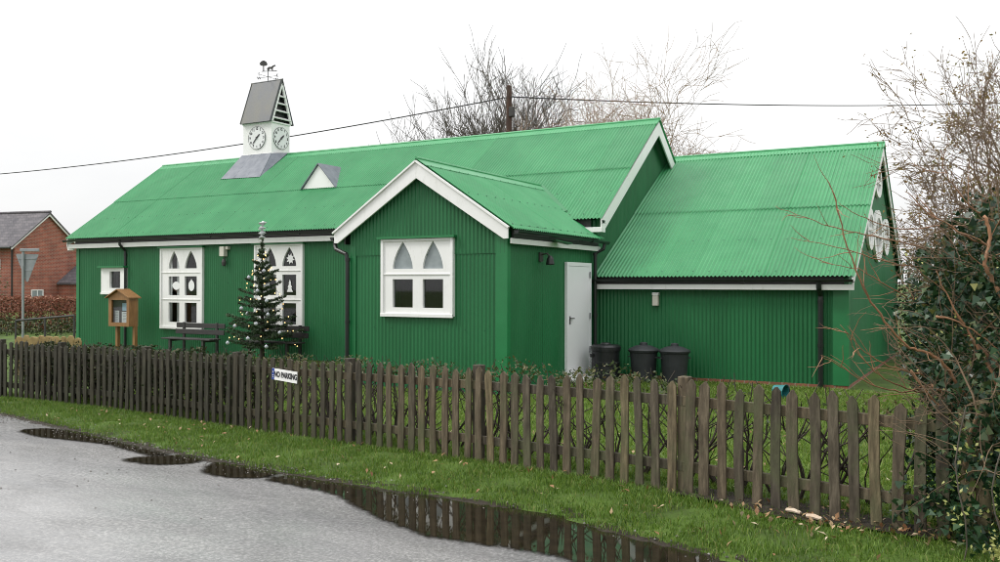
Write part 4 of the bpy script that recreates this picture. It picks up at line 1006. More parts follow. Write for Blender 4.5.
P3 = dict(P1); P3.update(wob=.13, up=[.04,.05,.05,.03,.0], ang=(20,55), lvls=5, kids=[5,4,4,4,3], rmin=.0045, len=(.5,.74))
bare_tree('bare_tree', (.45,13.2,0), [(Vector((-.26,.0,1)),2.1,.07),(Vector((.0,.1,1)),2.35,.08),(Vector((-.42,.1,1)),1.9,.05),(Vector((.15,.1,1)),2.4,.07),(Vector((-.12,-.1,1)),2.2,.06),(Vector((-.5,.0,1)),1.7,.05)], P3, M['stembrown'], 'tall bare tree with a few yellow leaves at the right edge', leaves=6500, leafmat_=M['deadleaf'])

# ------------------------------------------------------------------ hedges
def hedge_low(x0, x1, label, dens, stemk, leaf, top=.84, low=.60, name='garden_hedge', mat=None):
    t = thing(name, label, 'hedge', ((x0+x1)/2, float(fence_y((x0+x1)/2))+.4, 0)); mb = MB(); x = x0
    while x < x1:
        y = float(fence_y(x))+.36+random.uniform(-.08,.12); z = float(gz(x,y))
        for k in range(random.randint(2,4)):
            d = Vector((random.uniform(-.7,.7),random.uniform(-.3,.3),1)); p = Vector((x,y,z-.02)); pts = [p]; 
            for i in range(5): d = (d+Vector((random.gauss(0,.22),random.gauss(0,.15),.05))).normalized(); pts.append(pts[-1]+d*.155)
            mb.tube(pts,[.014,.012,.010,.008,.006,.004],5,False)
            for i in (1,2,3,4):
                dd = (d+Vector((random.gauss(0,.9),random.gauss(0,.5),random.uniform(-.2,.6)))).normalized(); q = [pts[i]]
                for _ in range(3): dd = (dd+Vector((random.gauss(0,.3),random.gauss(0,.3),.1))).normalized(); q.append(q[-1]+dd*.11)
                mb.tube(q,[.006,.005,.004,.003],4,False)
        x += random.uniform(.12,.24)*stemk
    mb.build('stems', M['darkstem'], t, smooth=True, fixn=False)
    n = int((x1-x0)*dens); X = RNG.uniform(x0,x1,n); Y = fence_y(X)+.38+RNG.normal(0,.14,n)
    tz = np.clip(top+.05*np.sin(X*6)+.03*np.sin(X*17),0,2); Z = fence_z(X)+low+(tz-low)*RNG.beta(2.2,1.1,n); 
    k = np.sin(X*9+Z*14)*np.sin(X*23-Z*9+Y*11)+RNG.normal(0,.6,n) > -.35
    v, f = leaf_arrays(np.stack([X,Y,Z],1)[k], leaf, 'leaf'); np_obj('foliage', v, f, mat or M['hedgeleaf'], t); return t
hedge_low(-4.0,-2.15,'low hedge with bare dark stems and green tops in front of the white door',620,1.5,.038,.84,.66)
hedge_low(-2.1,-.5,'sparse nearly leafless hedge stems behind the right end of the fence',160,1.35,.038,.74,.35)
hedge_low(-7.6,-4.05,'low tangled hedge behind the middle of the fence',700,1.0,.042,.79,.60)
hedge_low(-13.1,-7.65,'dense mossy hedge filling the left end of the fence',5200,.6,.05,.775,.05,mat=M['mossleaf'])

# ivy covered bush at the right edge
bush = thing('ivy_bush', 'big dark ivy covered bush at the right end of the fence', 'bush', (.3,6.6,.05))
blobs = [((-.12,6.55,.55),(.40,.55,.70)),((.0,6.7,1.25),(.52,.6,.70)),((-.02,6.9,1.80),(.42,.6,.36)),((-.34,6.75,1.30),(.24,.40,.50)),((.6,6.9,1.3),(.6,.8,1.1)),((.0,5.85,.30),(.34,.30,.36)),((.2,6.2,.8),(.42,.45,.6)),((-.40,6.2,.22),(.22,.2,.24)),((-.22,7.0,1.80),(.28,.4,.24)),((.05,7.0,2.05),(.34,.5,.28)),((-.30,6.45,.75),(.2,.35,.35)),((-.02,5.98,.50),(.34,.22,.52))]
cs = []
for c, r in blobs:
    vol = r[0]*r[1]*r[2]; n = int(8200*vol**.67)
    u = RNG.normal(size=(n,3)); u /= np.linalg.norm(u,axis=1)[:,None]; rad = RNG.uniform(.25,1,n)**.5; rad *= 1+.16*np.sin(u[:,0]*6+u[:,2]*5)+RNG.normal(0,.07,n)
    q = np.array(c)+u*rad[:,None]*np.array(r); cs.append(q)
cs = np.concatenate(cs)
g = np.sin(cs[:,0]*7+cs[:,2]*5)*np.sin(cs[:,1]*6-cs[:,2]*8)*np.sin(cs[:,0]*4+cs[:,1]*9+cs[:,2]*3)
k = (g+RNG.normal(0,.22,len(cs)) > -.16)&(cs[:,2]>.03+gz(cs[:,0],cs[:,1])); cs = cs[k]
v, f = leaf_arrays(cs, .042, 'ivy', .4, .6); np_obj('foliage', v, f, M['ivy'], bush)
random.seed(44)
acc = [MB(), MB()]; PB_ = dict(P3); PB_.update(lvls=3, kids=[5,3,3], len=(.4,.6), rmin=.0022, wob=.2, up=[.02,.03,.0,-.02], trunklvl=0)
for (x, y, dx, dy) in ((.0,6.7,-.15,-.1),(.15,6.9,.0,-.1),(-.15,7.0,-.2,.1),(.3,6.5,.1,-.15),(.1,6.2,-.1,-.15),(-.2,6.6,-.25,-.1),(.05,6.5,-.05,-.2)):
    grow(acc, Vector((x,y,.0)), Vector((dx,dy,1)), 1.0, .016, 0, PB_)
acc[0].build('stem', M['stemred'], bush, smooth=True, fixn=False)
sp1 = MB()
for k in range(210):
    c, rr = random.choice(blobs[:5]+blobs[8:]); a = random.uniform(0,2*PI); e = random.uniform(-.3,1.3)
    p = Vector((c[0]+rr[0]*.75*math.cos(a)*math.cos(e), c[1]-abs(rr[1]*.85*math.sin(a)*math.cos(e)), max(.1,c[2]+rr[2]*.8*math.sin(e))))
    d = Vector((math.cos(a)*.6-.25,-abs(math.sin(a))*.5,random.uniform(-.1,.9))).normalized(); q = [p]
    for i in range(7): d = (d+Vector((random.gauss(0,.16),random.gauss(0,.16),random.gauss(-.02,.16)))).normalized(); q.append(q[-1]+d*random.uniform(.04,.09))
    r0 = random.uniform(.0022,.004); sp1.tube(q,[r0*(1-.1*i) for i in range(8)],4,False)
acc[1].add(sp1.v, sp1.f); acc[1].build('twigs', M['stembrown'], bush, smooth=True, fixn=False)
# pale climbing sprays and a yellow-green bloom low in the bush
cpts = []
for (x, y, z0, z1) in ((-.16,5.62,.25,.95),(.02,5.6,.2,.75)):
    for k in range(24): cpts.append((x+random.gauss(0,.035),y+random.gauss(0,.03),random.uniform(z0,z1)))
for k in range(60): cpts.append((.015+random.gauss(0,.028),5.55+random.gauss(0,.03),.19+random.gauss(0,.028)))
for k in range(14): cpts.append((-.2+random.gauss(0,.05),5.6+random.gauss(0,.03),.37+random.gauss(0,.03)))
for k in range(90): cpts.append((random.uniform(-.5,.4),random.uniform(5.8,6.4),random.uniform(.3,1.9)))
v, f = leaf_arrays(np.array(cpts), .029, 'leaf'); np_obj('pale_leaves', v, f, M['paleleaf'], bush)
mb = MB()
for (x, y, z1) in ((-.16,5.62,.95),(.02,5.6,.75)):
    mb.tube([(x+.03*math.sin(i*1.2),y+.02*math.cos(i),.02+z1*i/6) for i in range(7)], .004, 4, False)
mb.build('climber_stem', M['stemgrey'], bush, fixn=False)
# long bare whips reaching left from the bush
TW = [('main',[(0.04,6.56,0.84),(-0.13,6.38,0.92),(-0.27,6.22,1.15),(-0.37,6.07,1.24),(-0.47,5.93,1.29),(-0.60,5.77,1.48),(-0.70,5.63,1.69),(-0.78,5.49,2.01),(-0.81,5.39,2.21)]),
('a',[(-0.37,6.56,0.99),(-0.53,6.30,0.96),(-0.69,6.04,1.03),(-0.83,5.79,1.15),(-0.91,5.57,1.23)]),
('b',[(-0.35,6.69,0.91),(-0.52,6.45,0.97),(-0.65,6.23,1.07),(-0.77,6.02,1.24),(-0.81,5.85,1.38)]),
('c',[(-0.39,6.32,1.07),(-0.57,6.03,1.15),(-0.68,5.77,1.25),(-0.79,5.52,1.42)]),
('d',[(-0.33,6.93,1.48),(-0.59,6.62,1.62),(-0.79,6.36,1.76),(-1.00,6.09,1.81)]),
('e',[(-0.37,7.02,1.91),(-0.64,6.75,1.98),(-0.87,6.51,2.03),(-1.06,6.28,2.09),(-1.28,6.05,2.19)]),
('f',[(-0.33,6.92,1.75),(-0.62,6.53,1.81),(-0.85,6.17,1.89),(-1.13,5.79,1.96)]),
('g',[(-0.28,7.29,2.10),(-0.59,6.97,2.07),(-0.79,6.70,2.13),(-0.94,6.46,2.23)]),
('h',[(0.06,6.46,1.56),(0.01,6.43,1.66),(-0.05,6.39,1.80),(-0.02,6.41,1.96),(-0.05,6.39,2.10)]),
('i',[(-0.45,5.94,1.14),(-0.32,6.09,0.94),(-0.13,6.28,0.78),(0.04,6.45,0.68)]),
('j',[(-0.31,6.14,1.46),(-0.16,6.22,1.41),(0.03,6.33,1.26)]),
('k',[(0.04,6.79,1.89),(-0.16,6.59,1.99),(-0.36,6.41,2.12),(-0.50,6.25,2.27)]),
('l',[(0.04,6.90,2.07),(-0.14,6.76,2.20),(-0.26,6.66,2.37),(-0.31,6.59,2.56)]),
('m',[(0.04,6.45,0.99),(-0.10,6.37,1.28),(-0.24,6.29,1.56),(-0.32,6.24,1.75)])]
shrub = thing('bare_shrub', 'bare shrub with long orange brown whips arching out of the ivy bush', 'shrub', (.5,6.9,.05))
def cr(pts, k=5):
    pts = [Vector(p) for p in pts]; n = len(pts); out = []
    for i in range(n-1):
        p0 = pts[max(0,i-1)]; p1 = pts[i]; p2 = pts[i+1]; p3 = pts[min(n-1,i+2)]
        for j in range(k): t = j/k; out.append(.5*((2*p1)+(p2-p0)*t+(2*p0-5*p1+4*p2-p3)*t*t+(3*p1-p0-3*p2+p3)*t**3))
    return out+[pts[-1]]
mb = MB(); mb2 = MB()
for nm, pts in TW:
    q = cr(pts); big = {'main':.012,'h':.014,'k':.009,'m':.010,'j':.009}.get(nm,.0062); n = len(q)
    q = [p+Vector((random.gauss(0,.004),random.gauss(0,.004),random.gauss(0,.004))) for p in q]
    mb.tube(q,[big*(1-.75*i/(n-1)) if nm != 'h' else big*(1-.3*i/(n-1)) for i in range(n)],6)
    for i in range(3,n-1,2):
        if random.random() < .75:
            d = (q[i+1]-q[i]).normalized(); dd = (d+Vector((random.gauss(0,.5),random.gauss(0,.4),random.gauss(.1,.5)))).normalized(); s = [q[i]]
            for _ in range(5): dd = (dd+Vector((random.gauss(0,.15),random.gauss(0,.15),random.gauss(.02,.15)))).normalized(); s.append(s[-1]+dd*random.uniform(.025,.07))
            mb2.tube(s,[.003,.0027,.0024,.002,.0016,.001],4,False)
# main stems rooted in the ground inside the bush
for (a, b) in (((.5,6.9,0),(.06,6.46,1.56)),((.5,6.9,0),(.04,6.56,.84)),((.55,6.95,0),(.04,6.79,1.89)),((.5,6.9,0),(-.33,6.93,1.48)),((.5,6.9,0),(-.37,6.56,.99))):
    a = Vector(a); b = Vector(b); mid = (a+b)/2+Vector((.12,.0,.12)); mb.tube(cr([a,mid,b]),.016,6)
mb.add(mb2.v, mb2.f); mb.build('whips', M['twig'], shrub, smooth=True, fixn=False)
# evergreen bushes filling behind the ivy
def evergreen(label, blobs_, loc):
    eb = thing('evergreen_bush', label, 'bush', loc); cs = []
    for c, r in blobs_:
        n = 2600; u = RNG.normal(size=(n,3)); u /= np.linalg.norm(u,axis=1)[:,None]; rad = RNG.uniform(.2,1,n)**.5*(1+.2*np.sin(u[:,0]*5+u[:,2]*7)); cs.append(np.array(c)+u*rad[:,None]*np.array(r))
    cs = np.concatenate(cs); cs = cs[cs[:,2] > -.1]
    v, f = leaf_arrays(cs, .085, 'ivy'); np_obj('foliage', v, f, M['ivy'], eb); mb = MB(); b0_ = Vector((loc[0],loc[1],-.2))
    for c, r in blobs_:
        for k in range(4):
            e = Vector(c)+Vector((random.uniform(-.3,.3),random.uniform(-.3,.3),random.uniform(-.1,.5))); mb.tube([b0_,b0_.lerp(e,.5)+Vector((0,0,.2)),e],[.03,.02,.01],5,False)
    mb.build('stems', M['darkstem'], eb, fixn=False)
evergreen('dark green bush between the annex end wall and the ivy', [((.15,11.2,1.0),(.8,1.2,1.1)),((-.55,12.8,.75),(.5,1.0,.8)),((.8,10.0,1.5),(.9,1.0,1.2)),((.7,12.8,1.7),(1.1,1.0,1.4))], (.2,11.5,0))
evergreen('dark evergreen beyond the rear corner of the annex end wall', [((-1.0,23.0,1.0),(1.0,1.5,1.4)),((-1.3,25.5,1.3),(1.2,1.5,1.6)),((.6,22.5,1.2),(1.1,1.4,1.5))], (-.8,23.5,0))

# ------------------------------------------------------------------ Christmas tree
CT = Vector((-14.95,15.25,HG)); random.seed(3)
xt = thing('christmas_tree', 'decorated Christmas tree standing in front of the right tall window', 'christmas tree', tuple(CT))
mb = MB(); mb.tube([CT,CT+Vector((0,0,1.5)),CT+Vector((0,0,2.92))],[.05,.03,.008],8); mb.build('trunk', M['darkstem'], xt)
needle = []; mbb = MB(); tips = []; shell = []
z = .38
while z < 2.75:
    tt_ = (z-.3)/2.55; R_ = .98*(1-tt_)**1.12+.04; nb = int(2.6+5.6*(1-tt_)+random.uniform(-1,1)); ph = random.uniform(0,6)
    for k in range(nb):
        a = ph+2*PI*k/nb+random.gauss(0,.15); r = R_*random.uniform(.5,1.15); up = .32-.36*(1-tt_)+random.gauss(0,.10)
        pts = []
        for i in range(6): s = i/5; pts.append(CT+Vector((math.cos(a)*r*s, math.sin(a)*r*s, z+up*r*s-.10*r*s*(1-tt_)*0+.16*r*s*s)))
        mbb.tube(pts,[.012,.010,.008,.006,.005,.003],4,False); tips.append(pts[-1]); shell.append(pts[4])
        for i in range(1,6):
            s = i/5
            for sd in (-1,1):
                sl_ = r*.34*(1.1-s*.75); dd = Vector((math.cos(a+sd*.75),math.sin(a+sd*.75),up*.4+.05)); e = pts[i-1].lerp(pts[i],.5)+dd*sl_
                mbb.tube([pts[i-1].lerp(pts[i],.5), e],[.004,.002],3,False)
                for m in range(int(7+sl_*70)): needle.append(pts[i-1].lerp(pts[i],.5).lerp(e,random.random())+Vector((random.gauss(0,.012),random.gauss(0,.012),random.gauss(0,.010))))
            for m in range(14): needle.append(pts[i-1].lerp(pts[i],random.random())+Vector((random.gauss(0,.012),random.gauss(0,.012),random.gauss(0,.012))))
    z += random.uniform(.11,.18)
for k in range(160): needle.append(CT+Vector((random.gauss(0,.02),random.gauss(0,.02),random.uniform(2.2,2.95))))
mbb.build('branches', M['darkstem'], xt, fixn=False)
v, f = leaf_arrays(np.array([tuple(p) for p in needle]), .075, 'needle')
np_obj('foliage', v, f*1, M['needles'], xt)
front = [p for p in shell+tips if (p-CT).dot(Vector((.55,-.83,0))) > -.05]
# baubles hang from branches: things of their own
bp = MB(); bp.lathe([(.002,-.042),(.023,-.036),(.038,-.018),(.043,0),(.038,.018),(.023,.036),(.010,.042),(.010,.052),(.002,.054)],(0,0,0),14)
spots = [(-.62,.42,'lowest bauble at the left edge of the Christmas tree'),(-.48,.75,'pale bauble on the left side of the Christmas tree, second row from below'),(-.36,1.10,'pale bauble left of centre halfway up the Christmas tree'),(-.1,.52,'pale bauble low at the centre of the Christmas tree'),(.05,.80,'pale bauble at the centre of the Christmas tree'),(.32,.36,'lowest pale bauble right of centre on the Christmas tree'),(.55,.62,'pale bauble at the right edge of the Christmas tree'),(.0,1.45,'pale bauble high on the centre of the Christmas tree'),(-.28,1.72,'pale bauble high on the left of the Christmas tree'),(.22,1.25,'pale bauble high on the right of the Christmas tree'),(-.18,1.0,'pale bauble just left of the trunk of the Christmas tree'),(.28,.98,'pale bauble on the right middle of the Christmas tree'),(.1,1.85,'topmost pale bauble of the Christmas tree')]
first = None
for u, hz, lab in spots:
    hz *= 1.15; rr = .98*(1-min(1,(hz-.3)/2.55))**1.12+.04; w = math.sqrt(max(.0,rr*rr*.85-u*u)) if abs(u) < rr else 0
    pos = CT+Vector((.87,.49,0))*u+Vector((.49,-.87,0))*w+Vector((0,0,hz))
    if first is None: first = bp.build('bauble', M['bauble'], None, smooth=True); o = first
    else: o = first.copy(); COL.objects.link(o)
    o.location = pos; tag(o, lab, 'bauble', 'baubles on the Christmas tree')
# string lights: one string with its bulbs as parts
sl = thing('string_lights', 'string of warm white fairy lights wound around the Christmas tree', 'string lights', tuple(CT+Vector((0,0,.3))))
pts = []; bl = []
for i in range(260):
    s = i/259; hz = .35+2.3*s; rr = (.98*(1-(hz-.3)/2.55)**1.12+.03)*.84; a = s*2*PI*7.5; pts.append(CT+Vector((math.cos(a)*rr,math.sin(a)*rr,hz+.03*math.sin(i*.7))))
mb = MB(); mb.tube(pts,.003,4,False); mb.build('wire', M['cable'], sl, fixn=False)
bm_ = MB(); bm_.lathe([(.001,-.016),(.010,-.010),(.012,0),(.009,.010),(.001,.016)],(0,0,0),8); fb = None; k = 0
for i in range(2,258,4):
    p = pts[i]
    if fb is None: fb = bm_.build('bulb', M['bulb'], None); fb.parent = sl; o = fb
    else: o = fb.copy(); COL.objects.link(o); o.parent = sl
    o.location = p-sl.location+Vector((random.gauss(0,.03),random.gauss(0,.03),random.gauss(0,.03)))
mb = MB()
for k in range(26):
    hz = 2.88+.42*k/26; r = .07+.05*math.sin(k*.9)
    mb.lathe([(.004,-.02),(r*.6,-.012),(r*.75,0),(r*.5,.012),(.004,.02)], CT+Vector((random.gauss(0,.018),random.gauss(0,.018),hz)), 7)
tag(mb.build('tree_topper', M['silver'], None), 'tall silver tinsel ornament at the tip of the Christmas tree', 'tree topper')

# ------------------------------------------------------------------ notice board
nb = thing('notice_board', 'wooden notice board on two posts with a little pitched roof', 'notice board', (-20.0,15.3,HG))
bx0, bx1, by0, by1, bz0, bz1 = -20.42,-19.60,15.22,15.50,.56,1.33; bc = (bx0+bx1)/2
for x in (bx0+.12,bx1-.02):
    mb = MB(); mb.box((x,15.42,(HG+.56)/2),(.09,.09,.62-HG)); mb.build('post', M['oak'], nb, bevel=.006)
mb = plate(rect(bx0,bx1,bz0,bz1), [rect(bx0+.12,bx1-.10,bz0+.10,bz1-.08)], lambda u, v, w: (u, by0+.04-w, v), 0, .04)
mb.box((bc,by1-.01,(bz0+bz1)/2),(bx1-bx0,.02,bz1-bz0-.01)); 
for x in (bx0+.015,bx1-.015): mb.box((x,(by0+.04+by1-.02)/2,(bz0+bz1)/2),(.03,by1-by0-.06,bz1-bz0-.002))
mb.box((bc,(by0+.04+by1-.02)/2,bz0+.015),(bx1-bx0-.06,by1-by0-.06,.03))
mb.prism([(bx0,bz1+.001),(bx1,bz1+.001),(bc,bz1+.17)], lambda u, v, w: (u, by0+w, v), 0, .03)
mb.build('cabinet', M['oak'], nb)
mb = MB()
for s in (1,-1): mb.bar((bc,by0-.06,bz1+.20),(bc,by1+.05,bz1+.20),.02,.02); mb.add([(bc,by0-.07,bz1+.215),(bc,by1+.05,bz1+.215),(bc+s*.47,by1+.05,bz1-.01),(bc+s*.47,by0-.07,bz1-.01),(bc,by0-.07,bz1+.19),(bc,by1+.05,bz1+.19),(bc+s*.47,by1+.05,bz1-.035),(bc+s*.47,by0-.07,bz1-.035)],[(0,1,2,3),(7,6,5,4),(0,3,7,4),(1,5,6,2),(2,6,7,3)])
mb.build('roof', M['oak'], nb)
mb = MB(); mb.box((bc,by0+.035,(bz0+bz1)/2),(bx1-bx0-.2,.004,bz1-bz0-.16)); mb.build('glass_door', M['glass'], nb)
mb = MB(); mb.box((bc,by0+.13,(bz0+bz1)/2),(bx1-bx0-.07,.02,bz1-bz0-.05)); mb.build('backing', M['darkwood'], nb)
notices = [(-20.22,.80,.17,.34,'paper','white notice at the lower left of the notice board'),(-19.86,1.07,.30,.20,'bluepaper','pale blue notice at the top of the notice board'),(-19.92,.79,.22,.30,'paper','white notice at the lower centre of the notice board'),(-19.72,.82,.12,.34,'paper','narrow white notice at the lower right of the notice board')]
for x, z, w, h, m_, lab in notices:
    mb = MB(); mb.box((x,by0+.115,z),(w,.003,h)); 
    if m_ == 'paper':
        for k in range(6): mb.box((x-random.uniform(0,.02),by0+.1125,z+h*.38-k*h*.13),(w*random.uniform(.5,.8),.001,.012),mi=1)
    tag(mb.build('notice', [M[m_],M['galv']], None), lab, 'notice', 'notices in the notice board')

# ------------------------------------------------------------------ benches
def bench(x, y, label):
    t = thing('garden_bench', label, 'bench', (x,y,HG), 'benches against the hall wall'); w = 1.75
    for k in range(3): mb = MB(); mb.box((x,y-.40+k*.13,HG+.44),(w,.11,.035)); mb.build('seat_slat', M['darkwood'], t, bevel=.006)
    for zz, yy in ((.60,.02),(.76,.05)): mb = MB(); mb.box((x,y+yy,HG+zz),(w,.03,.125)); mb.build('back_slat', M['darkwood'], t, bevel=.006)
    for s in (-1,1):
        X_ = x+s*(w/2-.28); mb = MB(); mb.box((X_,y+.045,HG+.42),(.07,.05,.84)); mb.box((X_,y-.40,HG+.21),(.07,.06,.42)); mb.box((X_,y-.18,HG+.395),(.06,.44,.05)); mb.build('leg_frame', M['darkwood'], t, bevel=.005)
    return t
b0 = bench(-17.72,15.85,'dark slatted bench under the left tall window beside the notice board')
dup(b0,(-15.05,15.95,HG),'dark slatted bench half hidden behind the Christmas tree')

# ------------------------------------------------------------------ bins
def dustbin(x, y, label):
    t = thing('dustbin', label, 'bin', (x,y,HG), 'dustbins by the annex wall')
    mb = MB(); mb.lathe([(.205,0),(.215,.02),(.245,.40),(.258,.55),(.275,.56),(.275,.585),(.25,.585)],(x,y,HG),28)
    for a in (0,PI): mb.bar((x+.27*math.cos(a)-.0,y-.06,HG+.47),(x+.27*math.cos(a),y+.06,HG+.47),.05,.02)
    mb.build('body', M['binplastic'], t, smooth=False)
    mb = MB(); mb.lathe([(.285,.575),(.292,.60),(.27,.625),(.16,.675),(.075,.69),(.07,.73),(.04,.745),(.001,.747)],(x,y,HG),28); mb.build('lid', M['binplastic'], t)
    return t
d0 = dustbin(-5.72,15.7,'dark grey lidded dustbin in the middle of the three bins')
dup(d0,(-5.13,15.72,HG),'dark grey lidded dustbin at the right of the three bins',.6)
t = thing('compost_bin', 'black round bin with flat lid next to the white door', 'bin', (-6.42,15.55,HG))
mb = MB(); mb.lathe([(.27,0),(.27,.04),(.262,.3),(.275,.31),(.275,.36),(.262,.37),(.265,.56),(.28,.57),(.28,.60),(.25,.60)],(-6.42,15.55,HG),30); mb.bar((-6.66,15.40,HG+.48),(-6.60,15.33,HG+.48),.05,.06); mb.build('body', M['binblack'], t)
mb = MB(); mb.lathe([(.285,.60),(.285,.645),(.25,.68),(.10,.695),(.08,.72),(.001,.725)],(-6.42,15.55,HG),30); mb.build('lid', M['binblack'], t)
# teal plastic trug on its side
t = thing('plastic_trug', 'teal plastic trug lying on its side behind the fence', 'trug', (-3.0,14.6,HG))
rot = Matrix.Rotation(math.radians(95),3,'Y') @ Matrix.Rotation(.3,3,'X'); mb = MB()
mb.lathe([(.12,0),(.17,.30),(.185,.31),(.185,.325),(.165,.32),(.115,.02)],(0,0,0),18); mb.v = [tuple(rot @ (Vector(p)*.62)+Vector((-3.1,14.6,HG+.125))) for p in mb.v]; mb.build('tub', M['teal'], t)
mb = MB(); mb.tube([tuple(rot @ (Vector((.18*math.cos(a),.05,.32+.09*math.sin(a)))*.62)+Vector((-3.1,14.6,HG+.125))) for a in np.linspace(0,PI,9)],.01,6); mb.build('handle', M['black'], t)
# split logs on the grass by the fence
for x, y, r, ln, lab in ((-1.18,6.16,.015,.10,'pale split log piece nearer the fence post among fallen leaves'),(-1.03,6.06,.017,.10,'pale split log piece lying nearest the verge among fallen leaves')):
    z = float(gz(x,y))+.03; mb = MB(); pts = [Vector((x-ln/2,y+.02,z)),Vector((x,y,z+.006)),Vector((x+ln/2,y-.02,z))]; mb.tube(pts,[r*.8,r,r*.7],7); tag(mb.build('log_piece', M['fungus'], None), lab, 'log', 'split logs at the fence')

# ------------------------------------------------------------------ far left: yellow stakes, railing, sign, hedge, brick house
sf_ = thing('lichened_stakes', 'short row of yellow lichened timber stakes beyond the left of the fence', 'fence', (-15.9,10.55,-.1))
for i in range(9):
    q = i/8; x = -16.45+1.0*q; y = 10.27+.56*q; h = .76+random.uniform(-.03,.04); w = random.choice((.05,.06,.10)); mb = MB()
    mb.prism([(-w,0),(w,0),(w*1.05,h-.08),(w*.6,h-.01),(-w*.3,h),(-w*1.1,h-.06)], lambda u, v, ww: (x+u*.87, y+u*.49+ww, -.12+v), 0, .05); mb.build('stake', M['lichenwood'], sf_, bevel=.01)
mb = MB(); mb.bar((-16.5,10.30,.40),(-15.4,10.90,.40),.04,.08); mb.build('rail', M['lichenwood'], sf_)
rl_ = thing('metal_railing', 'dark tubular metal handrail in front of the copper hedge', 'railing', (-21.3,13.3,-.15))
mb = MB(); a, b = Vector((-21.33,13.26,.75)), Vector((-20.06,13.98,.88)); mb.tube([a,b],.028,8); mb.build('handrail', M['iron'], rl_)
for q in (0.0,.5,1.0): p = a.lerp(b,q); mb = MB(); mb.tube([p,(p.x,p.y,-.2)],.026,8); mb.build('post', M['iron'], rl_)
# back of a give way sign
sg2 = thing('road_sign', 'grey back of a triangular road sign on a steel pole by the hedge', 'sign', (-26.92,17.0,-.1))
rdir = Vector((.872,.489,0)).normalized(); fdir = Vector((-.489,.872,0)).normalized(); c0 = Vector((-26.85,17.03,0))
def g2(u, v, w): return tuple(c0+rdir*u+fdir*w+Vector((0,0,v)))
mb = MB(); mb.prism([(-.36,2.60),(-.33,2.63),(.33,2.63),(.36,2.60),(.03,2.0-.26),(-.03,2.0-.26)], g2, .05, .056); mb.build('sign_plate', M['galv'], sg2)
mb = MB()
for z in (2.48,2.1): h = .36*(z-1.72)/.9; mb.prism(rect(-h,h,z-.02,z+.02), g2, .03, .0495)
mb.build('bracket', M['galv'], sg2)
mb = MB(); mb.tube([g2(-.1,-.2,0),g2(-.1,2.80,0)],.04,10); mb.build('pole', M['galv'], sg2)
mb = MB(); mb.prism(rect(-.18,.42,2.70,2.80), g2, -.06, .0); mb.build('lamp_arm', M['galv'], sg2, bevel=.01)
# copper beech hedge
h0, h1 = Vector((-36.5,18.3,0)), Vector((-26.5,24.1,0)); hd = (h1-h0); hl = hd.length; hn = Vector((-hd.y,hd.x,0)).normalized()
hg = thing('beech_hedge', 'clipped copper beech hedge with brown leaves in front of the brick house', 'hedge', tuple((h0+h1)/2+Vector((0,0,-.1))))
n = 16000; uu = RNG.uniform(0,1,n); ww = RNG.uniform(-.45,.45,n); face = RNG.uniform(size=n); zz = RNG.uniform(-.1,1.14,n)
ww = np.where(face<.6,-.45+RNG.normal(0,.05,n),ww); zz = np.where(face>.8,1.12+RNG.normal(0,.04,n),zz)
c = np.array(h0)[None]+uu[:,None]*np.array(hd)[None]+ww[:,None]*np.array(hn)[None]; c[:,2] = zz
v, f = leaf_arrays(c,.10,'leaf'); np_obj('foliage', v, f, M['beechleaf'], hg)
mb = MB()
for k in range(90):
    p = h0+hd*random.random()+hn*random.uniform(-.3,.3); mb.tube([p+Vector((0,0,-.2)),p+Vector((random.gauss(0,.1),random.gauss(0,.1),.5)),p+Vector((random.gauss(0,.25),random.gauss(0,.25),1.1))],[.03,.02,.008],4,False)
mb.build('stems', M['darkstem'], hg, fixn=False)
v_ = []
for k in range(5200): p = h0+hd*random.uniform(.0,1.15)+hn*-random.uniform(.6,3.2); v_.append((p.x+random.gauss(0,.3),p.y+random.gauss(0,.2),random.uniform(-.2,.42)))
v, f = leaf_arrays(np.array(v_),.11,'leaf'); tag(np_obj('low_shrubs', v, f, M['mossleaf']), 'dark low greenery along the foot of the copper hedge', 'shrubs', kind='stuff')
# brick house (own axes: +x along the ridge towards the camera-facing gable)
vd = Vector((-.84,.545,0)).normalized(); lf = Vector((-vd.y,vd.x,0))      # view direction and screen-left
if lf.dot(Vector((.872,.489,0))) > 0: lf = -lf
rd = -(lf*.70+vd.copy()*.71).normalized()                                 # ridge direction pointing at the gable face
hx, hy = -56.25, 37.2
house = thing('brick_house', 'red brick house with grey slate roof beyond the copper hedge', 'house', (hx,hy,0)); house.rotation_euler.z = math.atan2(rd.y,rd.x)
def hb(mb, name, mat, parent=house, **k): return _hb(mb, name, mat, parent, **k)
def _hb(mb, name, mat, parent, **k):
    o = mb.build(name, mat, None, **k); o.parent = parent; return o
gw, ez, rz2, LN = 2.75, 4.35, 6.50, 12.0
mb = MB(); mb.prism([(-gw,-.3),(gw,-.3),(gw,ez),(0,rz2),(-gw,ez)], lambda u, v, w: (-w, u, v), 0, LN); hb(mb, 'wall', M['housebrick'])
mb = MB(); rs = (rz2-ez)/gw
for s in (1,-1):
    a = [(.22,0,rz2+.08),(-LN-.2,0,rz2+.08),(-LN-.2,s*(gw+.35),ez-.35*rs+.08),(.22,s*(gw+.35),ez-.35*rs+.08)]
    mb.add(a+[(p[0],p[1],p[2]-.09) for p in a],[(0,1,2,3),(7,6,5,4),(0,3,7,4),(3,2,6,7),(1,5,6,2)])
mb.tube([(.23,0,rz2+.12),(-LN-.2,0,rz2+.12)],.09,8); hb(mb, 'roof', M['slate'])
for s in (1,-1):
    mb = MB(); mb.prism([(0,rz2),(s*(gw+.35),ez-.35*rs),(s*(gw+.35),ez-.35*rs-.15),(0,rz2-.17)], lambda u, v, w: (.10+w, u, v), 0, .06); hb(mb, 'bargeboard', M['white'])
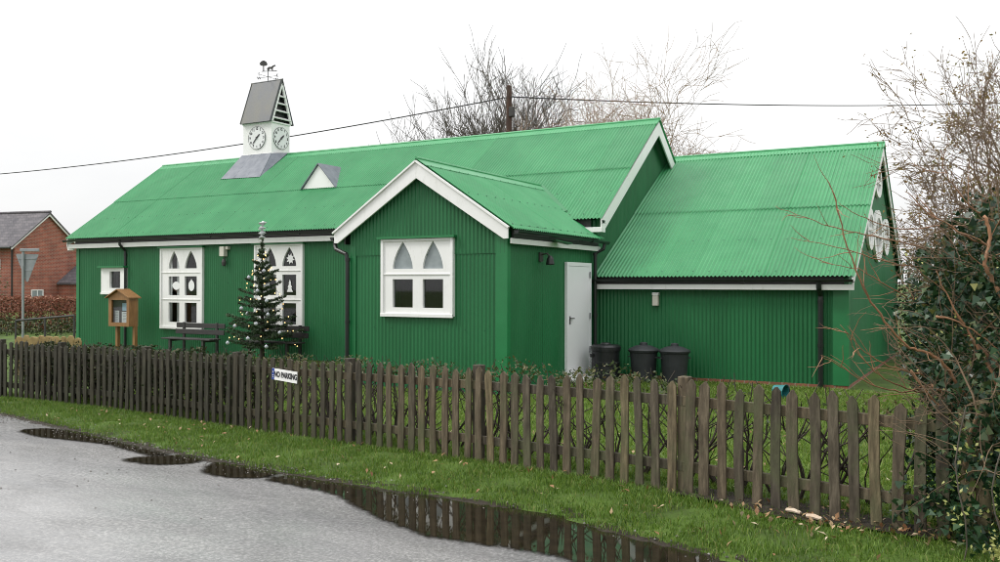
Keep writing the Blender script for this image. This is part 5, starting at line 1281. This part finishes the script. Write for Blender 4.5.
mb = MB(); mb.tube([(.1,-gw-.4,ez-.3),(-LN,-gw-.4,ez-.3)],.07,8); mb.tube([(-.1,-gw-.1,ez-.35),(-.1,-gw-.08,0)],.05,8); hb(mb, 'gutter', M['black'])
def hwin(mbf, x, y, z, w, h, side):
    f = (lambda u, v, q: (.0+q, y+u, z+v)) if side == 'g' else (lambda u, v, q: (x+u, -gw-q, z+v))
    m = plate(rect(-w/2,w/2,0,h), [rect(-w/2+.07,-.03,.07,h-.07),rect(.03,w/2-.07,.07,h-.07)], f, .0, .05); wn = hb(m, 'window', M['white'])
    m = MB(); m.prism(rect(-w/2+.05,w/2-.05,.05,h-.05), f, .005, .015); _hb(m, 'pane', M['greyish'], wn)
hwin(None, -1.6, 0, 2.6, .9, .7, 'f'); hwin(None, 0, -.9, .7, 1.0, .62, 'g')
# lean-to with its own mono-pitch roof on the gable's right side
mb = MB(); mb.prism([(.9,-.3),(gw,-.3),(gw,3.1),(.9,1.75)], lambda u, v, w: (w, u, v), .02, 1.8); hb(mb, 'lean_to', M['housebrick'])
mb = MB(); mb.prism([(.75,1.66),(gw+.1,3.16),(gw+.1,3.26),(.75,1.78)], lambda u, v, w: (w, u, v), .02, 1.95); hb(mb, 'lean_to_roof', M['slate'])
mb = MB(); mb.tube([(-9.2,0,rz2),(-9.2,0,rz2+2.0)],.02,6); mb.tube([(-9.2,-.5,rz2+1.9),(-9.2,.5,rz2+1.9)],.012,5)
for k in range(5): mb.tube([(-9.4,-.4+k*.2,rz2+1.9),(-9.0,-.4+k*.2,rz2+1.9)],.01,5)
hb(mb, 'aerial', M['galv'])
# climbing shrub by the house
cs = RNG.normal(size=(900,3))*np.array([.7,.5,.7])+np.array([-56.9+1.0,32.6,1.3]); v, f = leaf_arrays(cs,.16,'leaf')
cb = thing('climbing_shrub', 'green shrub against the left corner of the brick house', 'shrub', (-55.9,32.6,0)); np_obj('foliage', v, f, M['hedgeleaf'], cb)
mb = MB(); [mb.tube([(-55.9,32.6,-.2),(-55.9+random.gauss(0,.3),32.6+random.gauss(0,.2),1.0),(-55.9+random.gauss(0,.5),32.6+random.gauss(0,.3),1.8)],[.05,.03,.01],5,False) for k in range(6)]; mb.build('stems', M['darkstem'], cb, fixn=False)
# white stone at the left end of the fence
mb = MB(); mb.lathe([(.10,0),(.11,.10),(.10,.19),(.06,.24),(.001,.25)],(-13.25,7.75,-.12),10); tag(mb.build('marker_stone', M['stonewhite'], None), 'white painted marker stone at the left end of the picket fence', 'stone')

# ------------------------------------------------------------------ telegraph pole and cables
tp = thing('telegraph_pole', 'brown wooden telegraph pole rising behind the hall roof', 'pole', (-20.17,36.79,-.2))
mb = MB(); mb.tube([(-20.17,36.79,-.2),(-20.17,36.79,11.15)],[.17,.125],12); mb.tube([(-20.17,36.79,11.15),(-20.17,36.79,11.22)],[.13,.05],12); mb.build('shaft', M['polewood'], tp)
mb = MB(); mb.box((-19.98,36.72,9.9),(.22,.25,.45)); mb.build('terminal_box', M['iron'], tp, bevel=.02)
mb = MB()
for s in (-1,1): mb.tube([(-20.17+s*.12,36.7,10.6),(-20.17+s*.3,36.66,10.62)],.03,8)
mb.build('insulator', M['iron'], tp)
def cable(a, b, sag, label):
    a, b = Vector(a), Vector(b); mb = MB(); mb.tube([a.lerp(b,i/40)-Vector((0,0,sag*4*(i/40)*(1-i/40))) for i in range(41)],.030,5); tag(mb.build('overhead_cable', M['cable'], None), label, 'cable', 'overhead cables')
cable((-20.42,36.65,10.6),(-66.0,35.0,9.2),.55,'overhead cable sagging left from the telegraph pole')
cable((-19.9,36.7,10.6),(2.5,72.0,14.6),.35,'overhead cable running right from the telegraph pole')
